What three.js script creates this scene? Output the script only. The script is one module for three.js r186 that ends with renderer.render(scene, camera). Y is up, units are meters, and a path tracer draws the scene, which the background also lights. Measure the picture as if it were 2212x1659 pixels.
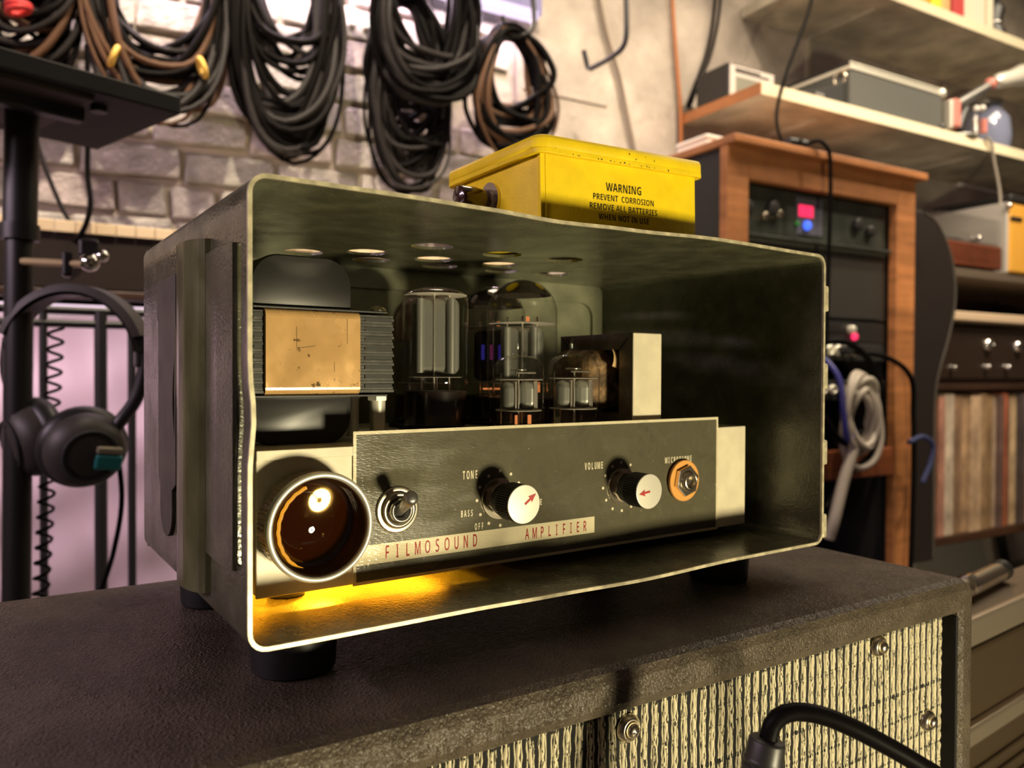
import * as THREE from 'three';
import { RoundedBoxGeometry } from 'three/addons/geometries/RoundedBoxGeometry.js';
import { mergeGeometries, mergeVertices, toCreasedNormals } from 'three/addons/utils/BufferGeometryUtils.js';
import { RectAreaLightUniformsLib } from 'three/addons/lights/RectAreaLightUniformsLib.js';
import { Brush, Evaluator, SUBTRACTION } from 'three-bvh-csg';

// ---------------------------------------------------------------- frames
// Everything is laid out in "design" coordinates: origin at the lower left front corner of the amplifier
// case, x along its front, z towards the viewer. The room itself is turned a few degrees against it.
const S = 0.76, LIFT = 0.80, TURN = 0.0785;          // size factor to metres, case bottom above the floor, turn of the room
const up = (x, y, z) => new THREE.Vector3(x * S, (y + LIFT) * S, z * S);
const roomToDesign = (x, y, z) => new THREE.Vector3(x * Math.cos(TURN) - z * Math.sin(TURN), y, x * Math.sin(TURN) + z * Math.cos(TURN));
const upRoom = (x, y, z) => { const p = roomToDesign(x, y, z); return up(p.x, p.y, p.z); };

// ---------------------------------------------------------------- camera
const scene = new THREE.Scene();
const camera = new THREE.PerspectiveCamera(2 * Math.atan(829.5 / 1706.8) * 180 / Math.PI, 2212 / 1659, 0.02, 30);
camera.position.copy(up(-0.08442, 0.1052, 0.29714));
camera.rotation.set(-0.01282, -0.59954, 0.00408, 'YXZ');
camera.focus = 0.385 * S;
camera.userData.fStop = 13;
scene.add(camera);
scene.background = new THREE.Color(0x000000);

// ---------------------------------------------------------------- light and exposure
const renderer = new THREE.WebGLRenderer({ antialias: true });
renderer.toneMapping = THREE.LinearToneMapping;
renderer.toneMappingExposure = 1.0;
renderer.shadowMap.enabled = true;
RectAreaLightUniformsLib.init();
const WARM = new THREE.Color(1.0, 0.84, 0.62), KEYC = new THREE.Color(1.0, 0.86, 0.53), LILAC = new THREE.Color(1.0, 0.74, 0.88);
const KEY = new THREE.Vector3(0.38, -0.345, 1.08);    // the round lamp low at the right of the viewer
{
  const key = new THREE.SpotLight(KEYC, 4.1, 0, 1.45, 0.25, 2);
  key.name = 'ring_lamp_light';
  key.position.copy(up(KEY.x, KEY.y, KEY.z)); key.target.position.copy(up(0.2, 0.06, -0.05));
  key.castShadow = true; key.shadow.radius = 0.085 * S / 0.02; key.shadow.mapSize.set(2048, 2048);
  scene.add(key, key.target);
}
function areaLight(name, color, intensity, w, h, at, target) {
  const l = new THREE.RectAreaLight(color, intensity, w, h);
  l.name = name; l.position.copy(at); l.lookAt(target); scene.add(l);
}
const CEIL = 2.10;
areaLight('ceiling_panel_light', WARM, 7, 0.9, 0.5, upRoom(0.95, CEIL - 0.06, -1.0), upRoom(0.95, 0, -1.0));
areaLight('ceiling_panel_light', WARM, 13, 0.9, 0.5, upRoom(2.9, CEIL - 0.06, -0.6), upRoom(2.9, 0, -0.6));
areaLight('wall_tube_light', LILAC, 66, 1.1, 0.05, upRoom(-1.52, 0.75, -0.3), upRoom(0.4, 0.15, -0.2));
areaLight('under_ledge_tube_light', LILAC, 26, 0.9, 0.025, upRoom(0.0, 0.225, -1.46), upRoom(0.05, -0.35, -1.75));
areaLight('led_tube_light', LILAC, 52, 1.0, 0.03, upRoom(0.52, 1.16, -1.745), upRoom(0.52, 0.4, -1.72));

// track spots under the ceiling, aimed at the back wall and the furniture along it
const TRACK = [[0.10, -0.80, [0.12, 0.36, -1.8], 8.5], [0.85, -0.80, [0.85, 0.55, -1.8], 4.6], [1.75, -0.80, [1.75, 0.70, -1.5], 4.6], [2.75, -0.35, [2.75, -0.05, -1.4], 6.0]];
TRACK.forEach(([x, z, aim, k]) => {
  const l = new THREE.SpotLight(WARM, k, 0, 0.72, 0.7, 2); l.name = 'track_spot_light'; l.position.copy(upRoom(x, CEIL - 0.19, z)); l.target.position.copy(upRoom(...aim));
  l.castShadow = true; l.shadow.radius = 0.035 * S / 0.02; scene.add(l, l.target);
});

// ---------------------------------------------------------------- helpers
let seed = 7;
const rnd = () => { seed = (seed * 1664525 + 1013904223) >>> 0; return seed / 4294967296; };
const rr = (a, b) => a + (b - a) * rnd();
const used = new Map();
function numbered(n) { const k = used.get(n) || 0; used.set(n, k + 1); return k ? `${n}_${String(k).padStart(3, '0')}` : n; }
const baseOf = new Map();
function thing(name, label, category, base = [0, 0, 0], opt = {}) {
  const o = new THREE.Group(); o.name = numbered(name); o.position.set(...base);
  if (opt.turn) o.rotation.y = opt.turn;
  o.userData = { label, category, inRoom: !!opt.room };
  if (opt.group) o.userData.group = opt.group;
  baseOf.set(o, opt.local ? [0, 0, 0] : base); scene.add(o); return o;
}
function structure(name, opt = {}) {
  const o = new THREE.Group(); o.name = name; o.userData = { kind: 'structure', inRoom: true };
  baseOf.set(o, [0, 0, 0]); scene.add(o); return o;
}
function copyOf(root, name, label, pos, turn, group) {
  const c = root.clone(); c.name = numbered(name); c.userData = { ...root.userData };
  if (label) c.userData.label = label;
  if (group) c.userData.group = group;
  if (pos) c.position.set(...pos);
  if (turn !== undefined) c.rotation.y = turn;
  scene.add(c); return c;
}
function clean(g) {
  let k = g.index ? g.toNonIndexed() : g.clone();
  for (const a of Object.keys(k.attributes)) if (!['position', 'normal', 'uv'].includes(a)) k.deleteAttribute(a);
  if (!k.attributes.normal) k.computeVertexNormals();
  k.morphAttributes = {}; k.clearGroups?.();
  return k;
}
function boxUV(g) {
  const p = g.attributes.position, n = p.count, uv = new Float32Array(n * 2);
  const a = new THREE.Vector3(), b = new THREE.Vector3(), c = new THREE.Vector3();
  for (let i = 0; i < n; i += 3) {
    a.fromBufferAttribute(p, i); b.fromBufferAttribute(p, i + 1); c.fromBufferAttribute(p, i + 2);
    const m = b.clone().sub(a).cross(c.clone().sub(a)); const ax = Math.abs(m.x), ay = Math.abs(m.y), az = Math.abs(m.z);
    [a, b, c].forEach((v, k) => { const q = ay >= ax && ay >= az ? [v.x, v.z] : ax >= az ? [v.z, v.y] : [v.x, v.y]; uv[(i + k) * 2] = q[0]; uv[(i + k) * 2 + 1] = q[1]; });
  }
  g.setAttribute('uv', new THREE.BufferAttribute(uv, 2)); return g;
}
function join(gs, keepUV) { const l = (Array.isArray(gs) ? gs : [gs]).map(clean); const g = l.length > 1 ? mergeGeometries(l) : l[0]; return keepUV ? g : boxUV(g); }
function part(parent, name, gs, mat, opt = {}) {
  const g = join(gs, opt.keepUV); const b = baseOf.get(parent) || [0, 0, 0];
  g.translate(-b[0], -b[1], -b[2]);
  const m = new THREE.Mesh(g, mat); m.name = name; m.castShadow = m.receiveShadow = true;
  if (opt.label) m.userData.label = opt.label;
  if (opt.kind) m.userData.kind = opt.kind;
  parent.add(m); baseOf.set(m, b); return m;
}
const M4 = new THREE.Matrix4(), EU = new THREE.Euler();
function at(g, x = 0, y = 0, z = 0, rx = 0, ry = 0, rz = 0) { return g.applyMatrix4(M4.makeRotationFromEuler(EU.set(rx, ry, rz, 'XYZ')).setPosition(x, y, z)); }
// box given by its lower and upper corners
function bx(x0, y0, z0, x1, y1, z1, r = 0) {
  const w = x1 - x0, h = y1 - y0, d = z1 - z0; r = Math.min(r, w / 2.01, h / 2.01, d / 2.01);
  return at(r > 0 ? new RoundedBoxGeometry(w, h, d, 2, r) : new THREE.BoxGeometry(w, h, d), (x0 + x1) / 2, (y0 + y1) / 2, (z0 + z1) / 2);
}
const cylY = (r1, r2, h, x, y, z, n = 32) => at(new THREE.CylinderGeometry(r1, r2, h, n), x, y, z);
const cylZ = (rFront, rBack, x, y, z0, z1, n = 40) => at(new THREE.CylinderGeometry(rFront, rBack, z1 - z0, n), x, y, (z0 + z1) / 2, Math.PI / 2);
const cylX = (r1, r2, h, x, y, z, n = 28) => at(new THREE.CylinderGeometry(r1, r2, h, n), x, y, z, 0, 0, Math.PI / 2);
const V2 = (x, y) => new THREE.Vector2(x, y), V3 = (x, y, z) => new THREE.Vector3(x, y, z);
const lathe = (pts, n = 40) => new THREE.LatheGeometry(pts.map(([r, y]) => V2(Math.max(r, 1e-5), y)), n);
const latheZ = (pts, x, y, z, n = 56) => at(lathe(pts, n), x, y, z, Math.PI / 2);       // profile height runs along +z
function tube(pts, r, seg = 40, rad = 8, closed = false) { return new THREE.TubeGeometry(new THREE.CatmullRomCurve3(pts.map((p) => V3(...p)), closed, 'centripetal'), seg, r, rad, closed); }
function rod(a, b, r, n = 12) { const A = V3(...a), B = V3(...b), d = B.clone().sub(A), g = new THREE.CylinderGeometry(r, r, d.length(), n); g.applyQuaternion(new THREE.Quaternion().setFromUnitVectors(V3(0, 1, 0), d.normalize())); return g.translate((A.x + B.x) / 2, (A.y + B.y) / 2, (A.z + B.z) / 2); }
function extr(pts, depth, bevel = 0, holes = []) {
  const s = new THREE.Shape(pts.map(([x, y]) => V2(x, y)));
  for (const h of holes) s.holes.push(new THREE.Path(h.map(([x, y]) => V2(x, y))));
  return new THREE.ExtrudeGeometry(s, { depth, bevelEnabled: bevel > 0, bevelSize: bevel, bevelThickness: bevel, bevelSegments: 2, curveSegments: 12 });
}
const circlePts = (r, n, cx = 0, cy = 0, ph = 0) => Array.from({ length: n }, (_, i) => [cx + r * Math.cos(ph + i / n * 2 * Math.PI), cy + r * Math.sin(ph + i / n * 2 * Math.PI)]);
function roundRect(x0, y0, x1, y1, r, n = 6) {
  const o = [];
  for (const [cx, cy, a] of [[x1 - r, y1 - r, 0], [x0 + r, y1 - r, 1], [x0 + r, y0 + r, 2], [x1 - r, y0 + r, 3]]) for (let i = 0; i <= n; i++) { const t = (a + i / n) * Math.PI / 2; o.push([cx + r * Math.cos(t), cy + r * Math.sin(t)]); }
  return o;
}
function knurl(R, depth, teeth, z0, z1, x, y, bore = 0) {
  const pts = []; for (let i = 0; i < teeth; i++) for (const [f, r] of [[0, R - depth], [0.3, R], [0.6, R]]) { const t = (i + f) / teeth * 2 * Math.PI; pts.push([r * Math.cos(t), r * Math.sin(t)]); }
  return at(extr(pts, z1 - z0, 0, bore ? [circlePts(bore, 48)] : []), x, y, z0);
}

// ---------------------------------------------------------------- textures
function noiseField(n, cells, oct, sd, stretch = [1, 1]) {
  let s = sd; const r = () => { s = (s * 1664525 + 1013904223) >>> 0; return s / 4294967296; };
  const out = new Float32Array(n * n); let amp = 1, tot = 0;
  for (let o = 0; o < oct; o++) {
    const cx = Math.max(1, Math.round(cells * stretch[0] * 2 ** o)), cy = Math.max(1, Math.round(cells * stretch[1] * 2 ** o)), g = Float32Array.from({ length: cx * cy }, r);
    for (let j = 0; j < n; j++) for (let i = 0; i < n; i++) {
      const u = i / n * cx, v = j / n * cy, i0 = Math.floor(u), j0 = Math.floor(v), f = u - i0, h = v - j0, fs = f * f * (3 - 2 * f), hs = h * h * (3 - 2 * h);
      const a = g[(j0 % cy) * cx + i0 % cx], b = g[(j0 % cy) * cx + (i0 + 1) % cx], c = g[((j0 + 1) % cy) * cx + i0 % cx], d = g[((j0 + 1) % cy) * cx + (i0 + 1) % cx];
      out[j * n + i] += amp * (a + (b - a) * fs + (c - a) * hs + (a - b - c + d) * fs * hs);
    }
    tot += amp; amp *= 0.55;
  }
  for (let i = 0; i < out.length; i++) out[i] /= tot;
  return out;
}
function tex(n, f, color, rep) {
  const d = new Uint8Array(n * n * 4);
  for (let i = 0; i < n * n; i++) { const c = f(i, i % n, Math.floor(i / n)); for (let k = 0; k < 3; k++) d[i * 4 + k] = Math.max(0, Math.min(255, 255 * (Array.isArray(c) ? c[k] : c))); d[i * 4 + 3] = 255; }
  const t = new THREE.DataTexture(d, n, n); t.wrapS = t.wrapT = THREE.RepeatWrapping; t.magFilter = THREE.LinearFilter; t.minFilter = THREE.LinearMipmapLinearFilter; t.generateMipmaps = true;
  if (color) t.colorSpace = THREE.SRGBColorSpace;
  if (rep) t.repeat.set(...rep); t.needsUpdate = true; return t;
}
function rep(t, x, y = x) { const c = t.clone(); c.repeat.set(x, y); c.needsUpdate = true; return c; }
const nA = noiseField(256, 6, 5, 11), nB = noiseField(256, 24, 4, 23), nC = noiseField(256, 3, 5, 37), nW = noiseField(256, 2, 5, 51, [1, 14]);
const sm = (a, b, x) => { const t = Math.max(0, Math.min(1, (x - a) / (b - a))); return t * t * (3 - 2 * t); };
const tGrain = tex(256, (i) => 0.72 + 0.5 * (nB[i] - 0.5));                        // fine roughness variation
const tMottle = tex(256, (i) => 0.86 + 0.42 * (nA[i] - 0.5), true);                 // gentle tone variation
const tSmudge = tex(256, (i) => 0.55 + 1.1 * (nC[i] - 0.5));
const tBump = tex(256, (i) => nB[i]);
const tWood = tex(256, (i) => 0.84 + 0.5 * (nW[i] - 0.5) + 0.12 * (nB[i] - 0.5), true);
const nT = noiseField(512, 74, 3, 77), nU = noiseField(512, 19, 3, 91);
const tTolex = tex(512, (i) => 0.65 * nT[i] + 0.5 * sm(0.52, 0.68, nT[(i + 131 * 512 + 77) % 262144]) * sm(0.35, 0.65, nU[i]));
const tPaint = tex(256, (i) => 0.6 * nA[i] + 0.4 * nB[i]);

// ---------------------------------------------------------------- materials
const lin = (r, g, b) => new THREE.Color().setRGB(r, g, b);
const mat = (c, rough = 0.6, metal = 0, extra = {}) => new THREE.MeshStandardMaterial({ color: c, roughness: rough, metalness: metal, ...extra });
const phys = (c, rough, metal, extra) => new THREE.MeshPhysicalMaterial({ color: c, roughness: rough, metalness: metal, ...extra });
const glow = (c, k) => mat(0x101010, 0.6, 0, { emissive: c, emissiveIntensity: k });
const MT = {
  casePaint: mat(lin(0.145, 0.145, 0.088), 0.52, 0.1, { map: rep(tMottle, 14), roughnessMap: rep(tSmudge, 9), bumpMap: rep(tBump, 40), bumpScale: 0.00012 }),
  platePaint: mat(lin(0.085, 0.078, 0.052), 0.5, 0.1, { map: rep(tMottle, 14) }), backPaint: mat(lin(0.23, 0.235, 0.145), 0.5, 0.05, { map: rep(tMottle, 9) }),
  handle: mat(lin(0.185, 0.19, 0.082), 0.42, 0.25, { map: rep(tMottle, 20, 6), roughnessMap: rep(tSmudge, 12) }),
  rimEdge: mat(lin(0.78, 0.70, 0.48), 0.4, 0.25, { map: rep(tMottle, 40) }),
  rubber: mat(lin(0.012, 0.012, 0.012), 0.42),
  chassis: mat(lin(0.80, 0.72, 0.53), 0.42, 0.05, { map: rep(tex(256, (i) => 0.95 + 0.12 * (nA[i] - 0.5), true), 18) }),
  blackGloss: phys(lin(0.014, 0.013, 0.012), 0.42, 0, { clearcoat: 0.25, clearcoatRoughness: 0.3 }),
  blackMatte: mat(lin(0.014, 0.013, 0.013), 0.7),
  blackSatin: mat(lin(0.018, 0.017, 0.017), 0.42),
  lam: mat(lin(0.085, 0.082, 0.072), 0.5, 0.3, { map: rep(tMottle, 60) }),
  lamDark: mat(lin(0.03, 0.03, 0.028), 0.6, 0.2),
  nickel: mat(lin(0.74, 0.66, 0.52), 0.25, 1),
  chrome: mat(lin(0.85, 0.82, 0.78), 0.12, 1),
  alu: mat(lin(0.88, 0.84, 0.72), 0.38, 0.55),
  steel: mat(lin(0.35, 0.34, 0.32), 0.4, 0.9),
  fibre: mat(lin(0.70, 0.33, 0.07), 0.6),
  red: mat(lin(0.42, 0.03, 0.03), 0.5),
  bakelite: phys(lin(0.018, 0.012, 0.010), 0.25, 0, { clearcoat: 0.8, clearcoatRoughness: 0.1 }),
  brownBake: phys(lin(0.035, 0.010, 0.007), 0.2, 0, { clearcoat: 1, clearcoatRoughness: 0.05 }),
  glass: phys(lin(0.96, 0.96, 0.96), 0.02, 0, { transmission: 1, thickness: 0, ior: 1.5, side: THREE.DoubleSide }),
  getter: mat(lin(0.17, 0.15, 0.12), 0.10, 0.9, { side: THREE.DoubleSide }),
  getterBrown: mat(lin(0.34, 0.235, 0.20), 0.30, 0.25, { side: THREE.DoubleSide }),
  plate: mat(lin(0.27, 0.27, 0.24), 0.38, 0.5),
  plateDark: mat(lin(0.03, 0.03, 0.03), 0.5, 0.4),
  mica: mat(lin(0.78, 0.72, 0.62), 0.35, 0.1),
  wire: mat(lin(0.75, 0.70, 0.60), 0.25, 0.9),
  heater: glow(lin(1, 0.30, 0.08), 0.75),
  blueGlow: glow(lin(0.14, 0.10, 1.0), 0.11), violetGlow: glow(lin(0.7, 0.08, 0.30), 0.12),
  paper: mat(lin(0.50, 0.30, 0.13), 0.6, 0.25, { map: rep(tex(256, (i) => 0.62 + 0.8 * (nA[i] - 0.5) + 0.5 * (nB[i] - 0.5), true), 26), bumpMap: rep(tBump, 60), bumpScale: 0.0002 }),
  yellow: phys(lin(1.0, 0.72, 0.012), 0.5, 0, { specularIntensity: 0.5, map: rep(tex(256, (i) => 0.95 + 0.12 * (nA[i] - 0.5), true), 14), bumpMap: rep(tBump, 30), bumpScale: 0.00008 }),
  chip: mat(lin(0.10, 0.06, 0.02), 0.7),
  tolex: phys(lin(0.108, 0.085, 0.060), 0.54, 0, { specularIntensity: 0.5, bumpMap: rep(tTolex, 15, 13.7), bumpScale: 0.0007, roughnessMap: rep(tGrain, 20), map: rep(tMottle, 7) }),
  cord: mat(lin(0.80, 0.72, 0.52), 0.75, 0),
  clothBlack: mat(lin(0.006, 0.0055, 0.005), 0.9),
  cableBlack: phys(lin(0.0045, 0.0036, 0.0036), 0.45, 0, { specularIntensity: 0.09 }),
  cableBrown: phys(lin(0.10, 0.052, 0.030), 0.5, 0, { specularIntensity: 0.3 }),
  cableGrey: phys(lin(0.022, 0.019, 0.019), 0.4, 0, { specularIntensity: 0.2 }),
  cablePale: mat(lin(0.36, 0.31, 0.26), 0.5),
  tieRed: mat(lin(0.55, 0.03, 0.03), 0.6),
  tieYellow: mat(lin(0.80, 0.50, 0.10), 0.6),
  oak: mat(lin(0.56, 0.22, 0.075), 0.5, 0, { map: rep(tWood, 1.2, 1.2) }),
  darkWood: mat(lin(0.060, 0.026, 0.014), 0.5, 0, { map: rep(tWood, 1.2, 1.2) }),
  redWood: mat(lin(0.20, 0.050, 0.020), 0.45, 0, { map: rep(tWood, 1.2, 1.2) }),
  shelfWhite: mat(lin(0.72, 0.64, 0.50), 0.5, 0, { map: rep(tMottle, 2) }),
  white: mat(lin(0.78, 0.74, 0.68), 0.5),
  wall: mat(lin(0.66, 0.56, 0.48), 0.75, 0, { map: rep(tMottle, 1.1), bumpMap: rep(tPaint, 2.2), bumpScale: 0.004 }),
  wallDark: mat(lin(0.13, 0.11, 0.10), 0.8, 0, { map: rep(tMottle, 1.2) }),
  ceiling: mat(lin(0.50, 0.46, 0.40), 0.85, 0, { map: rep(tMottle, 1) }),
  floor: mat(lin(0.13, 0.115, 0.105), 0.6, 0, { map: rep(tMottle, 1.5), roughnessMap: rep(tSmudge, 1) }),
};

// ================================================================ the room
{
  const X0 = -1.6, X1 = 4.3, Z0 = -1.8, Z1 = 2.4, Y0 = -LIFT;
  const f = structure('floor'); part(f, 'slab', bx(X0 - 0.15, Y0 - 0.1, Z0 - 0.2, X1 + 0.15, Y0, Z1 + 0.15), MT.floor);
  const c = structure('ceiling'); part(c, 'slab', bx(X0 - 0.15, CEIL, Z0 - 0.2, X1 + 0.15, CEIL + 0.1, Z1 + 0.15), MT.ceiling);
  const l = structure('wall_left'); part(l, 'wall_face', bx(X0 - 0.15, Y0, Z0 - 0.2, X0, CEIL, Z1 + 0.15), MT.wallDark);
  const r = structure('wall_right'); part(r, 'wall_face', bx(X1, Y0, Z0 - 0.2, X1 + 0.15, CEIL, Z1 + 0.15), MT.wallDark);
  const n = structure('wall_front'); part(n, 'wall_face', bx(X0, Y0, Z1, X1, CEIL, Z1 + 0.15), MT.wallDark);
  const b = structure('wall_back'); part(b, 'wall_face', bx(X0, Y0, Z0 - 0.2, X1, CEIL, Z0 - 0.012), MT.wall);
  part(b, 'plaster', bx(1.16, Y0, Z0 - 0.012, X1, CEIL, Z0, 0.004), MT.wall);
  // painted bricks, uneven, in courses
  const tones = [[0.62, 0.56, 0.50], [0.70, 0.63, 0.58], [0.54, 0.50, 0.43], [0.63, 0.53, 0.49]].map((t, k) => mat(lin(...t), 0.62, 0, { map: rep(tMottle, 3 + k), bumpMap: rep(tPaint, 7 + k), bumpScale: 0.005 }));
  const lens = [0.215, 0.105, 0.16], geos = lens.map((w) => [0, 1].map(() => { const g = new RoundedBoxGeometry(w, 0.078, 0.03, 1, 0.008), p = g.attributes.position; for (let i = 0; i < p.count; i++) p.setXYZ(i, p.getX(i) + 0.006 * Math.sin(p.getY(i) * 90 + w * 31), p.getY(i) + 0.005 * Math.sin(p.getX(i) * 40 + w * 17), p.getZ(i) + 0.003 * Math.sin(p.getX(i) * 31 + p.getY(i) * 40)); return boxUV(clean(g)); }));
  for (let row = 0; row < 19; row++) {
    let x = -0.42 - (row % 2) * 0.11 - rr(0, 0.05); const y = -0.10 + row * 0.0895;
    while (x < 1.15) {
      const k = row % 3 === 1 ? (rnd() < 0.8 ? 1 : 2) : (rnd() < 0.75 ? 0 : 2), w = lens[k];
      if (x + w > 1.16) break;
      const m = new THREE.Mesh(geos[k][Math.floor(rnd() * 2)], tones[Math.floor(rnd() * 4)]); m.name = 'brick'; m.castShadow = m.receiveShadow = true;
      m.position.set(x + w / 2, y + rr(-0.003, 0.003), Z0 - 0.0155 + rr(0.0, 0.004)); m.rotation.z = rr(-0.012, 0.012); m.rotation.y = rr(-0.01, 0.01);
      b.add(m); x += w + 0.012;
    }
  }
}
for (const [x, z, lab] of [[0.95, -1.0, 'warm glowing ceiling panel light nearer the brick wall'], [2.9, -0.6, 'warm glowing ceiling panel light farther from the brick wall']]) {
  const t = thing('ceiling_panel', lab, 'ceiling light', [x, CEIL - 0.05, z], { room: true });
  part(t, 'frame', extr(roundRect(x - 0.62, z - 0.36, x + 0.62, z + 0.36, 0.02), 0.05, 0).rotateX(Math.PI / 2).translate(0, CEIL, 0), MT.white);
  part(t, 'diffuser', bx(x - 0.58, CEIL - 0.056, z - 0.32, x + 0.58, CEIL - 0.05, z + 0.32), glow(WARM, 1.2));
}
TRACK.forEach(([x, z, aim], i) => {
  const t = thing('track_spot', `warm ceiling track spot aimed at the ${['left bricks', 'cable coils', 'wooden rack', 'record cabinet'][i]}`, 'spotlight', [x, CEIL, z], { room: true });
  const p = V3(x, CEIL - 0.15, z), d = V3(...aim).sub(p).normalize(), qn = new THREE.Quaternion().setFromUnitVectors(V3(0, 0, 1), d), put = (g) => g.applyQuaternion(qn).translate(p.x, p.y, p.z);
  part(t, 'housing', put(latheZ([[0.040, 0.030], [0.046, 0.030], [0.046, -0.07], [0.03, -0.09], [0, -0.09]], 0, 0, 0)), MT.blackSatin); part(t, 'glowing_face', put(latheZ([[0.040, 0.012], [0, 0.014]], 0, 0, 0)), glow(WARM, 3)); part(t, 'stem', rod([x, CEIL, z], [x, CEIL - 0.13, z], 0.010), MT.blackSatin);
});
// round lamp that lights the amplifier from low at the right
{
  const t = thing('ring_lamp', 'round glowing lamp on a thin stand, low in front of the amplifier', 'lamp', [KEY.x, -LIFT, KEY.z + 0.05]);
  const dir = V3(0.2, 0.06, -0.05).sub(KEY).normalize(), q = new THREE.Quaternion().setFromUnitVectors(V3(0, 0, 1), dir), c = KEY.clone().addScaledVector(dir, -0.09);
  const put = (g) => g.applyQuaternion(q).translate(c.x, c.y, c.z);
  part(t, 'diffuser', put(latheZ([[0, 0.004], [0.106, 0.002], [0.110, -0.002], [0, -0.002]], 0, 0, 0)), glow(KEYC, 3));
  part(t, 'housing', put(latheZ([[0.110, -0.004], [0.114, 0.004], [0.117, 0], [0.112, -0.02], [0, -0.024]], 0, 0, 0)), MT.blackSatin);
  part(t, 'pole', rod([c.x, c.y - 0.10, c.z + 0.02], [c.x, -LIFT + 0.02, c.z + 0.02], 0.008), MT.blackSatin);
  part(t, 'hub', put(latheZ([[0.024, 0.10], [0.026, 0.104], [0, 0.106], [0, 0.10]], 0, 0, 0)), MT.blackMatte); part(t, 'hub_arm', put(bx(-0.007, 0.01, 0.100, 0.007, 0.113, 0.104)), MT.blackMatte); part(t, 'hub_bracket', put(bx(-0.006, 0.112, -0.002, 0.006, 0.118, 0.104)), MT.blackMatte);
  part(t, 'base', at(lathe([[0, 0], [0.1, 0], [0.1, 0.008], [0.02, 0.02], [0, 0.02]]), c.x, -LIFT, c.z + 0.02), MT.blackSatin);
}

// ================================================================ amplifier case
const W = 0.3553, H = 0.18, D = 0.2143, T = 0.0017;
const lerpTab = (tab, x) => { for (let i = 1; i < tab.length; i++) if (x <= tab[i][0]) { const [a, b] = [tab[i - 1], tab[i]]; return b[1] === a[1] ? a[1] : a[1] + (b[1] - a[1]) * sm(a[0], b[0], x); } return tab[tab.length - 1][1]; };
const topSag = [[0, 0], [0.07, -0.0001], [0.105, -0.0006], [0.145, -0.0018], [0.19, -0.0008], [0.257, 0.0009], [0.346, 0], [1, 0]];
const botSag = [[0, 0], [0.03, -0.0002], [0.096, -0.0002], [0.143, -0.0009], [0.20, -0.0018], [0.276, -0.0003], [1, 0]];
function dent(x, y, z) {
  const k = 1 - sm(0, 0.13, -z), g = Math.exp(-(((y - 0.088) / 0.011) ** 2)), h = Math.exp(-(((y - 0.083) / 0.0025) ** 2));
  let dy = 0, dx = 0;
  if (y > H - 0.012) dy = lerpTab(topSag, x) * k; else if (y < 0.012) dy = lerpTab(botSag, x) * k;
  if (x < 0.006) dx = (0.0016 * g - 0.0006 * h) * (1 - sm(0, 0.03, -z));
  return [x + dx, y + dy, z];
}
function densify(pts, step) {
  const o = []; pts.forEach((p, i) => { const q = pts[(i + 1) % pts.length], d = Math.hypot(q[0] - p[0], q[1] - p[1]), n = Math.max(1, Math.round(d / step)); for (let k = 0; k < n; k++) o.push([p[0] + (q[0] - p[0]) * k / n, p[1] + (q[1] - p[1]) * k / n]); }); return o;
}
function sleeve(outer, inner, zs, f) {
  const pos = [], idx = [], n = outer.length, m = zs.length, O = (j, i) => j * n + (i % n), I = (j, i) => m * n + j * n + (i % n);
  for (const ring of [outer, inner]) for (const z of zs) for (const p of ring) pos.push(...f(p[0], p[1], z));
  const quad = (a, b, c, d) => idx.push(a, b, c, a, c, d);
  for (let j = 0; j < m - 1; j++) for (let i = 0; i < n; i++) { quad(O(j, i), O(j + 1, i), O(j + 1, i + 1), O(j, i + 1)); quad(I(j, i + 1), I(j + 1, i + 1), I(j + 1, i), I(j, i)); }
  for (let i = 0; i < n; i++) { quad(O(0, i), O(0, i + 1), I(0, i + 1), I(0, i)); quad(O(m - 1, i + 1), O(m - 1, i), I(m - 1, i), I(m - 1, i + 1)); }
  const g = new THREE.BufferGeometry(); g.setAttribute('position', new THREE.Float32BufferAttribute(pos, 3)); g.setIndex(idx); g.computeVertexNormals();
  g.setAttribute('uv', new THREE.Float32BufferAttribute(new Float32Array(pos.length / 3 * 2), 2)); return g;
}
const HOLES = [[0.081, -0.170], [0.128, -0.175], [0.160, -0.150], [0.134, -0.104], [0.184, -0.107], [0.2075, -0.146], [0.227, -0.1715], [0.229, -0.103], [0.267, -0.166], [0.113, -0.148], [0.179, -0.176]];
const ampCase = thing('amplifier_case', 'open-fronted olive painted metal amplifier case with a pale worn rim', 'amplifier case', [0, -0.022, 0]);
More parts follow.
